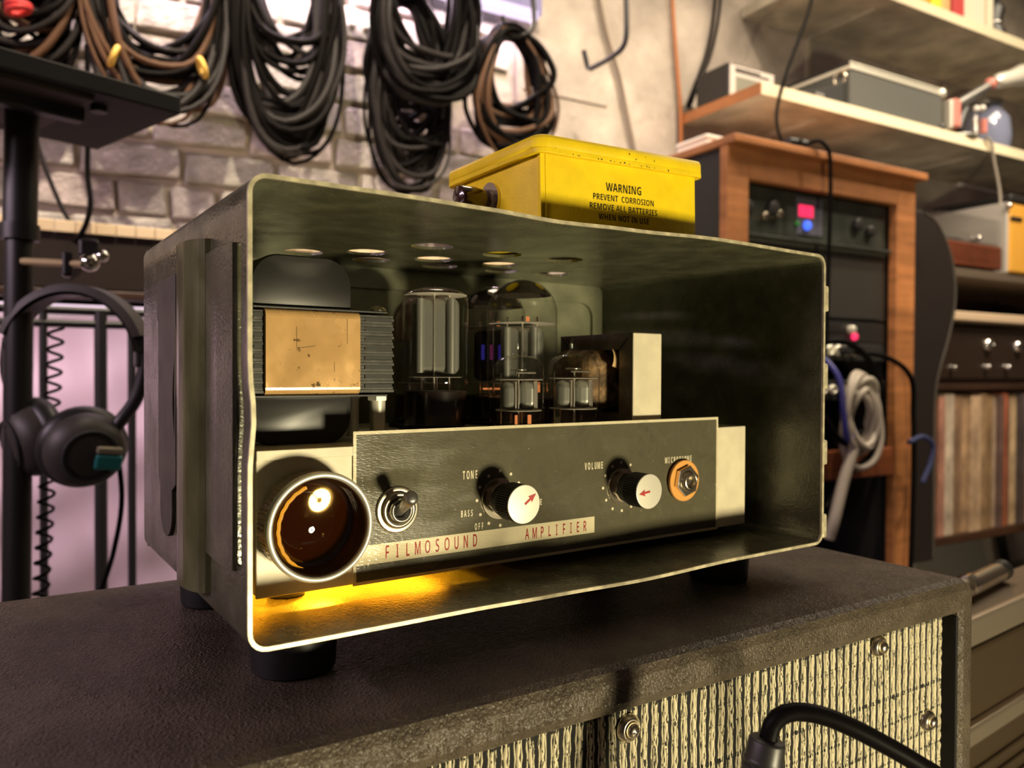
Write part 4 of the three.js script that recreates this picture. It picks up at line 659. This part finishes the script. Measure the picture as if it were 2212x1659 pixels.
// ================================================================ wooden equipment rack
const RZ = -1.245;
{
  const t = thing('equipment_rack', 'orange-brown wooden equipment rack with dark sides, under the white shelf', 'rack', [1.9, -LIFT, -1.4], { room: true });
  part(t, 'top_board', bx(1.484, 0.721, -1.545, 2.324, 0.743, -1.215, 0.004), MT.oak);
  part(t, 'side_post', bx(1.487, -LIFT, RZ - 0.03, 1.568, 0.721, RZ, 0.004), MT.oak); part(t, 'side_post', bx(2.212, -LIFT, RZ - 0.03, 2.306, 0.721, RZ, 0.004), MT.oak);
  part(t, 'top_rail', bx(1.568, 0.638, RZ - 0.03, 2.212, 0.721, RZ, 0.003), MT.oak); part(t, 'lower_rail', bx(1.568, -0.205, RZ - 0.03, 2.212, -0.120, RZ + 0.001, 0.003), mat(lin(0.34, 0.095, 0.03), 0.5, 0, { map: rep(tWood, 1.2) }));
  part(t, 'side_panel', bx(1.495, -LIFT, -1.53, 1.52, 0.7205, RZ - 0.031), MT.blackMatte); part(t, 'side_panel', bx(2.275, -LIFT, -1.53, 2.30, 0.7205, RZ - 0.031), MT.blackMatte);
  part(t, 'back_panel', bx(1.52, -LIFT, -1.535, 2.275, 0.7205, -1.525), MT.blackMatte);
}
function rackUnit(label, y0, y1, m, build) {
  const t = thing('rack_unit', label, 'rack unit', [1.89, y0, RZ - 0.1], { room: true });
  part(t, 'front_plate', bx(1.570, y0, RZ - 0.042, 2.210, y1, RZ - 0.034, 0.002), m); part(t, 'body', bx(1.60, y0 + 0.004, RZ - 0.27, 2.18, y1 - 0.004, RZ - 0.0425), MT.blackMatte);
  build(t); return t;
}
const plateGrey = mat(lin(0.055, 0.06, 0.05), 0.45, 0.2, { map: rep(tMottle, 4) }), ZF = RZ - 0.034;
const knobZ = (t, n, x, y, r, m) => part(t, n, latheZ([[r, 0], [r * 0.95, 0.014], [r * 0.8, 0.018], [0, 0.018]], x, y, ZF, 20), m);
rackUnit('topmost rack unit with a glowing red display and a blue light', 0.503, 0.634, plateGrey, (t) => {
  part(t, 'display_panel', bx(1.795, 0.515, ZF - 0.001, 1.905, 0.622, ZF + 0.002, 0.004), mat(lin(0.10, 0.10, 0.13), 0.35));
  for (const x of [1.8165, 1.848]) part(t, 'red_digit', bx(x - 0.0145, 0.566, ZF + 0.001, x + 0.0145, 0.600, ZF + 0.005, 0.0115), glow(lin(1, 0.02, 0.10), 1.5), { label: 'glowing red display digit' });
  part(t, 'blue_light', at(new THREE.SphereGeometry(0.014, 16, 12), 1.836, 0.542, ZF + 0.003), glow(lin(0.06, 0.16, 1), 1.6), { label: 'glowing blue light' });
  part(t, 'green_light', at(new THREE.SphereGeometry(0.0065, 12, 8), 1.796, 0.545, ZF + 0.003), glow(lin(0.03, 0.45, 0.03), 0.35));
  for (const [x, y, r] of [[1.590, 0.568, 0.020], [1.690, 0.575, 0.022], [1.655, 0.550, 0.012], [1.712, 0.560, 0.012], [2.06, 0.565, 0.020], [2.12, 0.55, 0.018]]) knobZ(t, 'knob', x, y, r, r < 0.015 ? MT.nickel : MT.blackSatin);
});
rackUnit('flat grey rack tray under the glowing display unit', 0.478, 0.500, mat(lin(0.10, 0.10, 0.085), 0.5), (t) => { part(t, 'tray_lip', bx(1.572, 0.488, ZF, 2.208, 0.497, ZF + 0.02, 0.002), plateGrey); });
rackUnit('blank dark panel filling the middle of the wooden rack', 0.275, 0.475, mat(lin(0.030, 0.026, 0.022), 0.5), (t) => { part(t, 'vent_line', bx(1.60, 0.280, ZF, 2.18, 0.286, ZF + 0.003), MT.blackMatte); part(t, 'screw', cylZ(0.008, 0.008, 1.60, 0.452, ZF, ZF + 0.004, 12), MT.steel); });
rackUnit('black rack unit with one glowing red light at its right end', 0.205, 0.268, MT.blackSatin, (t) => {
  part(t, 'red_light', at(new THREE.SphereGeometry(0.012, 14, 10), 2.054, 0.224, ZF + 0.002), glow(lin(1, 0.03, 0.12), 1.5));
  part(t, 'label_strip', bx(1.66, 0.236, ZF, 2.02, 0.252, ZF + 0.002), MT.cableGrey); knobZ(t, 'knob', 2.035, 0.245, 0.012, MT.alu);
});
rackUnit('patch panel with a row of pale sockets, below the red light', 0.150, 0.202, MT.blackMatte, (t) => { for (let i = 0; i < 12; i++) part(t, 'socket', latheZ([[0.016, 0], [0.016, 0.010], [0.009, 0.012], [0.009, 0.002], [0, 0.002]], 1.64 + i * 0.0375, 0.180, ZF, 16), MT.alu); });
rackUnit('lower patch panel half hidden by drooping cables', 0.030, 0.090, MT.blackMatte, (t) => { for (let i = 0; i < 9; i++) part(t, 'socket', latheZ([[0.014, 0], [0.014, 0.010], [0.008, 0.012], [0.008, 0.002], [0, 0.002]], 1.66 + i * 0.042, 0.062, ZF, 16), MT.alu); });
{ // cables drooping in the rack
  const cb = (l, pts, r, m) => { const t = thing('patch_cable', l, 'cable', pts[0], { room: true }); part(t, 'cord', tube(pts, r, 60, 8), m); part(t, 'plug', rod([pts[0][0], pts[0][1], pts[0][2]], [pts[0][0], pts[0][1], pts[0][2] + 0.03], r * 1.7, 12), MT.blackSatin); };
  const zf = RZ - 0.005;
  cb('thick black patch cable drooping widest in the rack', [[1.80, 0.178, zf], [1.90, 0.205, zf + 0.04], [2.03, 0.14, zf + 0.05], [2.09, -0.02, zf + 0.05], [2.05, -0.13, zf + 0.04], [1.95, -0.19, zf + 0.03], [1.86, -0.28, zf + 0.03]], 0.010, MT.cableBlack);
  cb('black patch cable curving out over the right rack post', [[1.96, 0.178, zf], [2.10, 0.16, zf + 0.05], [2.205, 0.10, zf + 0.06], [2.235, -0.02, zf + 0.05], [2.24, -0.2, zf + 0.05], [2.23, -0.5, zf + 0.05]], 0.008, MT.cableBlack);
  cb('blue patch cable crossing the pale coil in the rack', [[1.85, 0.178, zf], [1.87, 0.10, zf + 0.06], [1.88, 0.00, zf + 0.07], [1.90, -0.08, zf + 0.07], [1.96, -0.06, zf + 0.05]], 0.008, mat(lin(0.03, 0.03, 0.20), 0.45));
  cb('black patch cable in the middle of the rack tangle', [[1.72, 0.062, zf], [1.80, 0.00, zf + 0.05], [1.90, -0.09, zf + 0.06], [1.99, -0.05, zf + 0.05], [2.06, 0.10, zf + 0.04]], 0.009, MT.cableBlack);
  const p = thing('cable_coil', 'pale cable tied in a coil hanging inside the rack', 'cable coil', [1.97, -0.03, RZ + 0.05], { room: true });
  for (let k = 0; k < 6; k++) { const a = 0.055 + 0.012 * ((k * 5) % 4), pts = []; for (let i = 0; i < 12; i++) { const u = i / 12 * 2 * Math.PI; pts.push([1.975 + (k - 3) * 0.008 + a * 0.9 * Math.cos(u), -0.03 + (k % 3) * 0.012 + a * 1.5 * Math.sin(u), RZ + 0.055 + 0.012 * Math.sin(u * 2 + k)]); } part(p, 'loop', tube(pts, 0.0095, 50, 8, true), MT.cablePale); }
  part(p, 'tail', tube([[1.93, -0.11, RZ + 0.06], [1.89, -0.2, RZ + 0.06], [1.85, -0.31, RZ + 0.06], [1.84, -0.36, RZ + 0.05]], 0.016, 30, 10), MT.cablePale);
  const b = thing('blue_strap', 'blue strap tied on the rack cables beside the records', 'strap', [2.45, -0.12, -1.2], { room: true });
  part(b, 'band', tube([[2.20, -0.10, -1.19], [2.26, -0.085, -1.185], [2.305, -0.11, -1.18], [2.295, -0.165, -1.18], [2.255, -0.225, -1.18]], 0.008, 40, 8), mat(lin(0.018, 0.024, 0.09), 0.8));
}
{ // upright bag behind the right rack post
  const t = thing('gig_bag', 'black upright bag with a rounded shoulder, behind the right rack post', 'bag', [2.45, -LIFT, -1.36], { room: true });
  const leather = mat(lin(0.020, 0.015, 0.014), 0.4), o = [[2.36, 0.648], [2.46, 0.652], [2.515, 0.632], [2.56, 0.592], [2.595, 0.545], [2.622, 0.490], [2.636, 0.43], [2.636, 0.36], [2.620, 0.29], [2.590, 0.21], [2.555, 0.135], [2.530, 0.05], [2.527, -0.20], [2.527, -0.52], [2.42, -0.52], [2.36, -0.3]];
  part(t, 'shell', at(extr(o, 0.05, 0.008), 0, 0, -1.373), leather);
  part(t, 'zip_trim', tube(o.slice(1, 14).map(([a, b]) => [a + 0.006, b, -1.318]), 0.006, 80, 8), mat(lin(0.07, 0.06, 0.05), 0.4));
  part(t, 'stand_leg', rod([2.44, -0.51, -1.37], [2.40, -LIFT, -1.33], 0.012, 12), MT.steel); part(t, 'stand_leg', rod([2.51, -0.51, -1.37], [2.55, -LIFT, -1.40], 0.012, 12), MT.steel);
}

// ================================================================ record cabinet at the right
{
  const x0 = 2.575, x1 = 3.75, z = -1.405, t = thing('record_cabinet', 'dark open cabinet holding records and audio gear, at the far right', 'cabinet', [3.1, -LIFT, -1.6], { room: true });
  const b = (n, ...a) => part(t, n, bx(...a, 0.003), MT.darkWood);
  b('side_panel', x0 - 0.02, -0.52, -1.78, x0 + 0.01, 0.478, z); b('side_panel', x1 - 0.01, -0.52, -1.78, x1 + 0.02, 0.478, z);
  b('shelf', x0, 0.052, -1.78, x1, 0.076, z); b('bottom_board', x0, -0.515, -1.78, x1, -0.485, z); b('back_panel', x0, -0.5, -1.79, x1, 0.47, -1.78);
  part(t, 'top_board', bx(x0 - 0.02, 0.468, -1.78, x1 + 0.02, 0.500, z + 0.01, 0.004), mat(lin(0.13, 0.10, 0.075), 0.4)); part(t, 'pale_shelf_edge', bx(x0 - 0.02, 0.308, -1.78, x1 + 0.02, 0.342, z + 0.012, 0.006), mat(lin(0.70, 0.52, 0.36), 0.45), { label: 'pale wooden shelf edge' });
  for (const [x, lean] of [[x0 + 0.05, -0.10], [x1 - 0.10, 0.10]]) for (const zz of [-1.45, -1.72]) part(t, 'leg', rod([x, -0.515, zz], [x + lean, -LIFT, zz], 0.022, 12), MT.blackSatin);
  const am = thing('stereo_receiver', 'dark brown stereo receiver with metal knobs in the record cabinet', 'receiver', [3.0, 0.076, -1.5], { room: true });
  part(am, 'body', bx(2.66, 0.082, -1.74, 3.45, 0.290, -1.43, 0.005), MT.darkWood); part(am, 'front_panel', bx(2.68, 0.095, -1.43, 3.43, 0.280, -1.424, 0.002), mat(lin(0.030, 0.018, 0.012), 0.25));
  for (const [x, y, r] of [[3.03, 0.225, 0.022], [3.24, 0.222, 0.022], [2.80, 0.135, 0.010], [3.02, 0.140, 0.010], [3.16, 0.14, 0.010]]) part(am, 'knob', latheZ([[r, 0], [r * 0.9, 0.02], [0, 0.022]], x, y, -1.424, 24), MT.chrome);
  for (const x of [2.72, 3.39]) part(am, 'foot', cylY(0.02, 0.02, 0.007, x, 0.0795, -1.5, 16), MT.rubber);
  // records
  const cols = [[0.62, 0.42, 0.20], [0.30, 0.15, 0.08], [0.16, 0.10, 0.09], [0.42, 0.26, 0.20], [0.50, 0.24, 0.18], [0.66, 0.48, 0.38], [0.30, 0.18, 0.11], [0.46, 0.29, 0.17], [0.58, 0.40, 0.26], [0.36, 0.23, 0.13], [0.32, 0.20, 0.10], [0.42, 0.30, 0.22], [0.15, 0.09, 0.08], [0.42, 0.12, 0.06], [0.22, 0.10, 0.07], [0.56, 0.40, 0.24], [0.08, 0.06, 0.06], [0.12, 0.09, 0.09], [0.40, 0.25, 0.16], [0.50, 0.36, 0.24]];
  const ws = [0.030, 0.022, 0.018, 0.045, 0.040, 0.062, 0.055, 0.045, 0.072, 0.040, 0.045, 0.035, 0.030, 0.034, 0.022, 0.056, 0.026, 0.030, 0.04, 0.04];
  const word = ['tan', 'dark brown', 'near-black', 'dusty pink', 'brick pink', 'pale pink', 'chestnut', 'caramel', 'wide cream', 'olive brown', 'mustard brown', 'beige', 'black-brown', 'red', 'wine brown', 'light tan', 'charcoal', 'slate', 'cinnamon', 'sand'];
  let x = 2.598;
  cols.forEach((c, i) => { const w = ws[i], r = thing('record', `record with ${word[i]} spine${i ? ', right of the ' + word[i - 1] + ' one' : ', leftmost in the cabinet'}`, 'record', [x, -0.485, -1.6], { room: true, group: 'records in the cabinet' }); part(r, 'sleeve', bx(x, -0.4845, -1.76, x + w - 0.002, 0.028 + 0.012 * ((i * 3) % 4) / 3, -1.412 - 0.004 * ((i * 5) % 4), 0.002), mat(lin(...c.map((v) => Math.min(0.8, v * 1.35))), 0.6, 0, { map: rep(tWood, 9, 0.6) })); x += w; });
  const tt = thing('turntable', 'red-brown wooden turntable with a clear dust cover', 'turntable', [2.9, 0.50, -1.5], { room: true });
  part(tt, 'plinth', bx(2.69, 0.512, -1.74, 3.090, 0.600, -1.402, 0.006), MT.redWood); part(tt, 'deck', bx(2.70, 0.600, -1.73, 3.08, 0.606, -1.41), MT.steel);
  part(tt, 'platter', cylY(0.13, 0.13, 0.014, 2.86, 0.613, -1.57, 40), MT.blackSatin);
  part(tt, 'tone_arm', [rod([3.05, 0.632, -1.68], [3.03, 0.630, -1.46], 0.004, 8), rod([3.03, 0.63, -1.46], [2.97, 0.626, -1.42], 0.005, 8)], MT.darkWood);
  part(tt, 'dust_cover', [bx(2.695, 0.606, -1.412, 3.088, 0.700, -1.408), bx(2.695, 0.698, -1.735, 3.088, 0.702, -1.408), bx(2.693, 0.606, -1.735, 2.697, 0.70, -1.41)], MT.glass); part(tt, 'hinge', at(new THREE.SphereGeometry(0.010, 12, 8), 2.93, 0.622, -1.40), MT.chrome);
  for (const q of [2.73, 3.05]) part(tt, 'foot', cylY(0.018, 0.018, 0.012, q, 0.506, -1.45, 16), MT.rubber);
  const ga = thing('small_amplifier', 'orange-yellow box amplifier with dark corners at the right edge', 'amplifier', [3.2, 0.50, -1.45], { room: true });
  part(ga, 'body', bx(3.115, 0.502, -1.70, 3.50, 0.775, -1.385, 0.012), mat(lin(0.72, 0.36, 0.05), 0.5)); part(ga, 'top_strap', bx(3.106, 0.773, -1.70, 3.51, 0.805, -1.378, 0.01), MT.blackSatin); part(ga, 'corner_strap', bx(3.116, 0.704, -1.388, 3.19, 0.720, -1.379, 0.004), MT.blackSatin); part(ga, 'edge_trim', bx(3.100, 0.502, -1.70, 3.116, 0.773, -1.392, 0.004), mat(lin(0.5, 0.46, 0.42), 0.4)); part(ga, 'stud', at(new THREE.SphereGeometry(0.012, 12, 8), 3.103, 0.758, -1.385), MT.chrome);
  const ob = thing('orange_box', 'orange crate standing on the floor right of the cabinet legs', 'crate', [3.35, -LIFT, -1.3], { room: true });
  part(ob, 'body', bx(3.30, -LIFT, -1.38, 3.60, -0.50, -1.16, 0.01), mat(lin(0.42, 0.16, 0.03), 0.6)); part(ob, 'lid', bx(3.29, -0.50, -1.39, 3.61, -0.47, -1.15, 0.01), mat(lin(0.42, 0.16, 0.03), 0.6));
}

// ================================================================ trunk beside the cabinet
{
  const t = thing('storage_case', 'brown ribbed storage case with shiny metal edges, right of the speaker cabinet', 'case', [0.9, -LIFT, -0.2], { turn: 0.06, local: true });
  const br = mat(lin(0.085, 0.060, 0.036), 0.38, 0.3, { roughnessMap: rep(tSmudge, 3) }), edge = mat(lin(0.62, 0.52, 0.40), 0.3, 0.8), yt = LIFT - 0.125;
  t.position.set(0.60, -LIFT, -0.064);
  part(t, 'body', bx(0, 0, -0.06, 0.85, yt - 0.030, 0, 0.004), br); part(t, 'lid', bx(0, yt - 0.028, -0.06, 0.85, yt, 0, 0.006), mat(lin(0.20, 0.155, 0.115), 0.35, 0.3));
  part(t, 'edge_strip', bx(-0.003, yt - 0.024, -0.006, 0.853, yt + 0.003, 0.004, 0.004), edge); part(t, 'edge_strip', bx(-0.003, yt - 0.112, -0.002, 0.853, yt - 0.094, 0.010, 0.004), edge);
  part(t, 'corner_cap', at(new THREE.SphereGeometry(0.013, 16, 12), 0.006, yt - 0.103, 0.006), edge);
  for (let i = 0; i < 5; i++) part(t, 'rib', bx(0.0, yt - 0.150 - i * 0.016, -0.001, 0.85, yt - 0.142 - i * 0.016, 0.004, 0.002), br);
  const u = thing('metal_tube', 'silver metal tube with a collar lying on the brown storage case', 'tube', [0.85, -0.10, -0.2]);
  part(u, 'pole', rod([0.64, -0.1125, -0.092], [0.86, -0.1125, -0.120], 0.0105, 18), MT.nickel); part(u, 'collar', rod([0.672, -0.1112, -0.0961], [0.684, -0.1112, -0.0976], 0.0125, 18), MT.alu); part(u, 'collar', rod([0.755, -0.111, -0.1066], [0.767, -0.111, -0.1082], 0.012, 18), MT.chrome); part(u, 'end_cap', rod([0.855, -0.112, -0.1194], [0.868, -0.112, -0.121], 0.0115, 18), MT.rubber);
}

// ================================================================ ledge, stand, headphones at the left
{
  const t = thing('wooden_ledge', 'dark wooden shelf box with a pale segmented front edge, behind the black pole', 'shelf', [0.1, 0.25, -1.5], { room: true });
  part(t, 'box', bx(-0.75, 0.262, -1.783, 1.03, 0.3665, -1.405, 0.003), mat(lin(0.020, 0.011, 0.008), 0.5)); part(t, 'under_board', bx(-0.75, 0.245, -1.783, 1.03, 0.261, -1.40, 0.003), MT.darkWood);
  const pale = [mat(lin(0.84, 0.64, 0.40), 0.55), mat(lin(0.88, 0.68, 0.44), 0.55), mat(lin(0.80, 0.60, 0.37), 0.55)];
  for (let i = 0; i < 52; i++) { const x = -0.75 + i * 0.0342; part(t, 'edge_block', bx(x, 0.367, -1.50, x + 0.0330, 0.389 + rr(-0.0006, 0.0006), -1.3985 + rr(-0.0006, 0.0006), 0.0015), pale[Math.floor(rnd() * 3)]); }
  const st = thing('pleated_sheet', 'pale pinkish crumpled sheet hanging on the wall below the ledge', 'sheet', [0.1, -0.6, -1.74], { room: true });
  const pg = new THREE.PlaneGeometry(1.5, 0.95, 120, 60), p = pg.attributes.position;
  for (let i = 0; i < p.count; i++) { const x = p.getX(i), y = p.getY(i); p.setZ(i, 0.020 * Math.sin(x * 21 + 1.5 * Math.sin(y * 4)) + 0.012 * Math.sin(x * 47 + y * 9) + 0.007 * Math.sin(x * 13 - y * 31) + 0.02 * (nA[(((Math.floor((y + 1) * 120) & 255) * 256) + (Math.floor((x + 1) * 90) & 255))] - 0.5)); }
  const back = pg.clone(); pg.computeVertexNormals();
  part(st, 'cloth', at(pg, 0.05, -0.245, -1.72), phys(lin(0.74, 0.60, 0.60), 0.5, 0, { side: THREE.DoubleSide, sheen: 0.3 })); part(st, 'hem', bx(-0.70, 0.225, -1.782, 0.80, 0.240, -1.735, 0.004), MT.white);
}
{ // pole stand with tray
  const t = thing('pole_stand', 'black pole stand carrying a flat tray, at the left edge', 'stand', [-0.04, -LIFT, -0.885]);
  part(t, 'lower_pole', rod([-0.045, -LIFT + 0.03, -0.885], [-0.034, 0.30, -0.885], 0.0165, 22), MT.blackGloss); part(t, 'upper_pole', rod([-0.0335, 0.285, -0.885], [-0.0305, 0.445, -0.885], 0.0195, 22), MT.blackSatin);
  part(t, 'collar', rod([-0.034, 0.272, -0.885], [-0.0335, 0.292, -0.885], 0.0225, 22), MT.blackSatin);
  for (const a of [0.5, 2.6, 4.7]) part(t, 'foot', rod([-0.045, -LIFT + 0.05, -0.885], [-0.045 + 0.35 * Math.cos(a), -LIFT + 0.012, -0.885 + 0.35 * Math.sin(a)], 0.012, 12), MT.blackSatin);
  const q = (g) => g.applyMatrix4(new THREE.Matrix4().makeRotationY(0.27)).translate(0.147, 0, -0.822);
  part(t, 'tray', q(bx(-0.52, 0.4475, -0.26, 0, 0.4715, 0, 0.003)), MT.blackMatte);
  part(t, 'tray_underside', q(bx(-0.47, 0.440, -0.20, -0.105, 0.448, -0.012, 0.002)), mat(lin(0.045, 0.030, 0.022), 0.6));
  part(t, 'brace', q(bx(-0.50, 0.424, -0.075, -0.100, 0.444, -0.052, 0.004)), MT.blackSatin); part(t, 'tray_pad', q(cylY(0.010, 0.010, 0.008, -0.085, 0.4435, -0.05, 16)), MT.rubber);
}
{ // peg and headphones
  const k = thing('headphone_peg', 'brass peg with a shiny clamp, fixed to the black pole', 'peg', [0.0, 0.24, -0.86]);
  part(k, 'peg_bar', rod([-0.033, 0.2440, -0.872], [0.040, 0.2425, -0.842], 0.0048, 14), mat(lin(0.90, 0.72, 0.40), 0.35, 0.4)); part(k, 'clamp', bx(0.010, 0.226, -0.868, 0.022, 0.258, -0.846, 0.004), MT.blackSatin); part(k, 'wing_nut', [at(new THREE.SphereGeometry(0.012, 16, 12), 0.040, 0.245, -0.838), at(new THREE.SphereGeometry(0.008, 12, 8), 0.054, 0.254, -0.835)], MT.chrome); part(k, 'bracket', bx(0.028, 0.252, -0.856, 0.052, 0.276, -0.842, 0.005), MT.blackSatin);
  const h = thing('headphones', 'black over-ear headphones hanging from the peg on the pole', 'headphones', [0.02, 0.0, -0.85]);
  const o = V3(0.024, 0.118, -0.846), ux = V3(0.826, 0, 0.564), uy = V3(0, 1, 0), uz = V3(-0.564, 0, 0.826);
  const P = (a, b, c = 0) => o.clone().addScaledVector(ux, a).addScaledVector(uy, b).addScaledVector(uz, c).toArray();
  const band = (r, w, th, a0, a1, m, n) => { const pts = []; const N = 40, pos = [], idx = []; for (let i = 0; i <= N; i++) { const a = a0 + (a1 - a0) * i / N; [[r, -w], [r + th, -w * 0.8], [r + th, w * 0.8], [r, w]].forEach(([q, c]) => pos.push(...P(q * 0.98 * Math.cos(a), q * Math.sin(a), c))); } for (let i = 0; i < N; i++) for (let j = 0; j < 4; j++) { const A = i * 4 + j, B = i * 4 + (j + 1) % 4, C = A + 4, D2 = B + 4; idx.push(A, B, C, B, D2, C); } for (const s of [0, N * 4]) idx.push(s, s + 1, s + 2, s, s + 2, s + 3); const g = new THREE.BufferGeometry(); g.setAttribute('position', new THREE.Float32BufferAttribute(pos, 3)); g.setIndex(idx); g.computeVertexNormals(); return part(h, n, toCreasedNormals(g, 0.6), m); };
  const grey = mat(lin(0.045, 0.040, 0.034), 0.5);
  band(0.088, 0.020, 0.010, 0.35, 2.75, grey, 'headband'); band(0.084, 0.016, 0.0045, 0.15, 2.95, MT.blackSatin, 'head_cushion');
  part(h, 'yoke', tube([P(0.083, 0.030), P(0.088, -0.005), P(0.078, -0.045), P(0.055, -0.078), P(0.045, -0.098, 0.01)], 0.0085, 40, 12), MT.blackSatin); part(h, 'yoke', tube([P(-0.083, 0.030), P(-0.086, -0.01), P(-0.075, -0.05), P(-0.062, -0.085)], 0.0085, 40, 12), MT.blackSatin);
  part(h, 'slider', at(new RoundedBoxGeometry(0.020, 0.026, 0.016, 2, 0.004), ...P(0.086, 0.006)), MT.blackGloss);
  const cup = (a, b, c, tilt) => { const dir = ux.clone().multiplyScalar(Math.cos(tilt)).addScaledVector(uz, Math.sin(tilt)).addScaledVector(uy, -0.22).normalize(), qn = new THREE.Quaternion().setFromUnitVectors(V3(0, 1, 0), dir), w = P(a, b, c), f = (g) => g.applyQuaternion(qn).translate(...w); const m = part(h, 'ear_cup', f(lathe([[0, 0.030], [0.022, 0.030], [0.030, 0.026], [0.040, 0.022], [0.046, 0.010], [0.048, 0], [0.046, -0.004]], 40)), grey); part(m, 'ear_pad', f(at(new THREE.TorusGeometry(0.038, 0.0155, 14, 40), 0, -0.012, 0, Math.PI / 2)), MT.blackSatin); part(m, 'cup_ring', f(at(new THREE.TorusGeometry(0.030, 0.003, 8, 36), 0, 0.027, 0, Math.PI / 2)), MT.blackMatte); return [m, f]; };
  const [c1, f1] = cup(0.020, -0.110, 0.014, 0.85); cup(-0.060, -0.100, -0.012, 2.3);
  part(c1, 'teal_label', f1(bx(0.004, 0.028, -0.004, 0.036, 0.036, 0.016, 0.004)), mat(lin(0.02, 0.20, 0.20), 0.4), { label: 'teal label block on the ear cup' }); part(c1, 'pale_label', f1(bx(0.004, 0.028, -0.014, 0.034, 0.0355, -0.0045, 0.003)), mat(lin(0.30, 0.27, 0.18), 0.4));
  // coiled cord
  const cc = []; const n = 26 * 10; for (let i = 0; i <= n; i++) { const u = i / n, a = u * 26 * 2 * Math.PI, x = 0.008 - 0.028 * u, y = 0.165 - 0.52 * u; cc.push([x + 0.0088 * Math.cos(a), y, -0.905 + 0.0088 * Math.sin(a)]); }
  part(h, 'coiled_cord', tube(cc, 0.0021, 900, 6), MT.cableBlack); part(h, 'straight_cord', tube([P(0.052, -0.10), [0.075, -0.06, -0.83], [0.068, -0.13, -0.85], [0.048, -0.22, -0.87], [0.045, -0.40, -0.88], [0.06, -0.7, -0.88]], 0.0032, 60, 8), MT.cableBlack);
}
{ // black wire rack behind the pole
  const t = thing('wire_rack', 'black wire rack of thin upright rods below the ledge', 'rack', [0.05, -LIFT, -1.25], { room: true });
  for (const [x, r] of [[-0.083, 0.0065], [0.003, 0.0105], [0.052, 0.0070], [0.205, 0.0095], [-0.20, 0.0095]]) part(t, 'rod', rod([x, -LIFT, -1.25], [x, 0.212, -1.25], r, 12), MT.blackSatin);
  part(t, 'cross_bar', rod([-0.20, 0.2105, -1.25], [0.205, 0.2105, -1.25], 0.007, 12), MT.blackSatin); part(t, 'cross_bar', rod([-0.20, 0.188, -1.25], [0.205, 0.188, -1.25], 0.007, 12), MT.blackSatin); part(t, 'cross_bar', rod([-0.20, -0.70, -1.25], [0.205, -0.70, -1.25], 0.007, 12), MT.blackSatin);
}
{ // grey panel on the floor beyond the trunk
  const t = thing('grey_board', 'plain grey board leaning on the floor under the record cabinet', 'board', [3.2, -LIFT, -1.62], { room: true });
  part(t, 'board', at(bx(-0.25, 0, -0.012, 0.30, 0.22, 0.0, 0.003), 3.15, -LIFT + 0.002, -1.60, -0.35, 0, 0.06), mat(lin(0.30, 0.28, 0.27), 0.6)); part(t, 'edge_tape', at(bx(-0.25, 0.218, -0.013, 0.30, 0.224, 0.001, 0.001), 3.15, -LIFT + 0.002, -1.60, -0.35, 0, 0.06), MT.cableGrey);
}
// ---------------------------------------------------------------- from design coordinates to metres
for (const o of scene.children) {
  if (o.isLight || o.isCamera || !(o.isGroup || o.isMesh)) continue;
  if (o.userData.inRoom) { const p = roomToDesign(o.position.x, o.position.y, o.position.z); o.position.copy(p); o.rotation.order = 'YXZ'; o.rotation.y -= TURN; }
  delete o.userData.inRoom;
  o.position.set(o.position.x * S, (o.position.y + LIFT) * S, o.position.z * S); o.scale.multiplyScalar(S);
}
renderer.render(scene, camera);
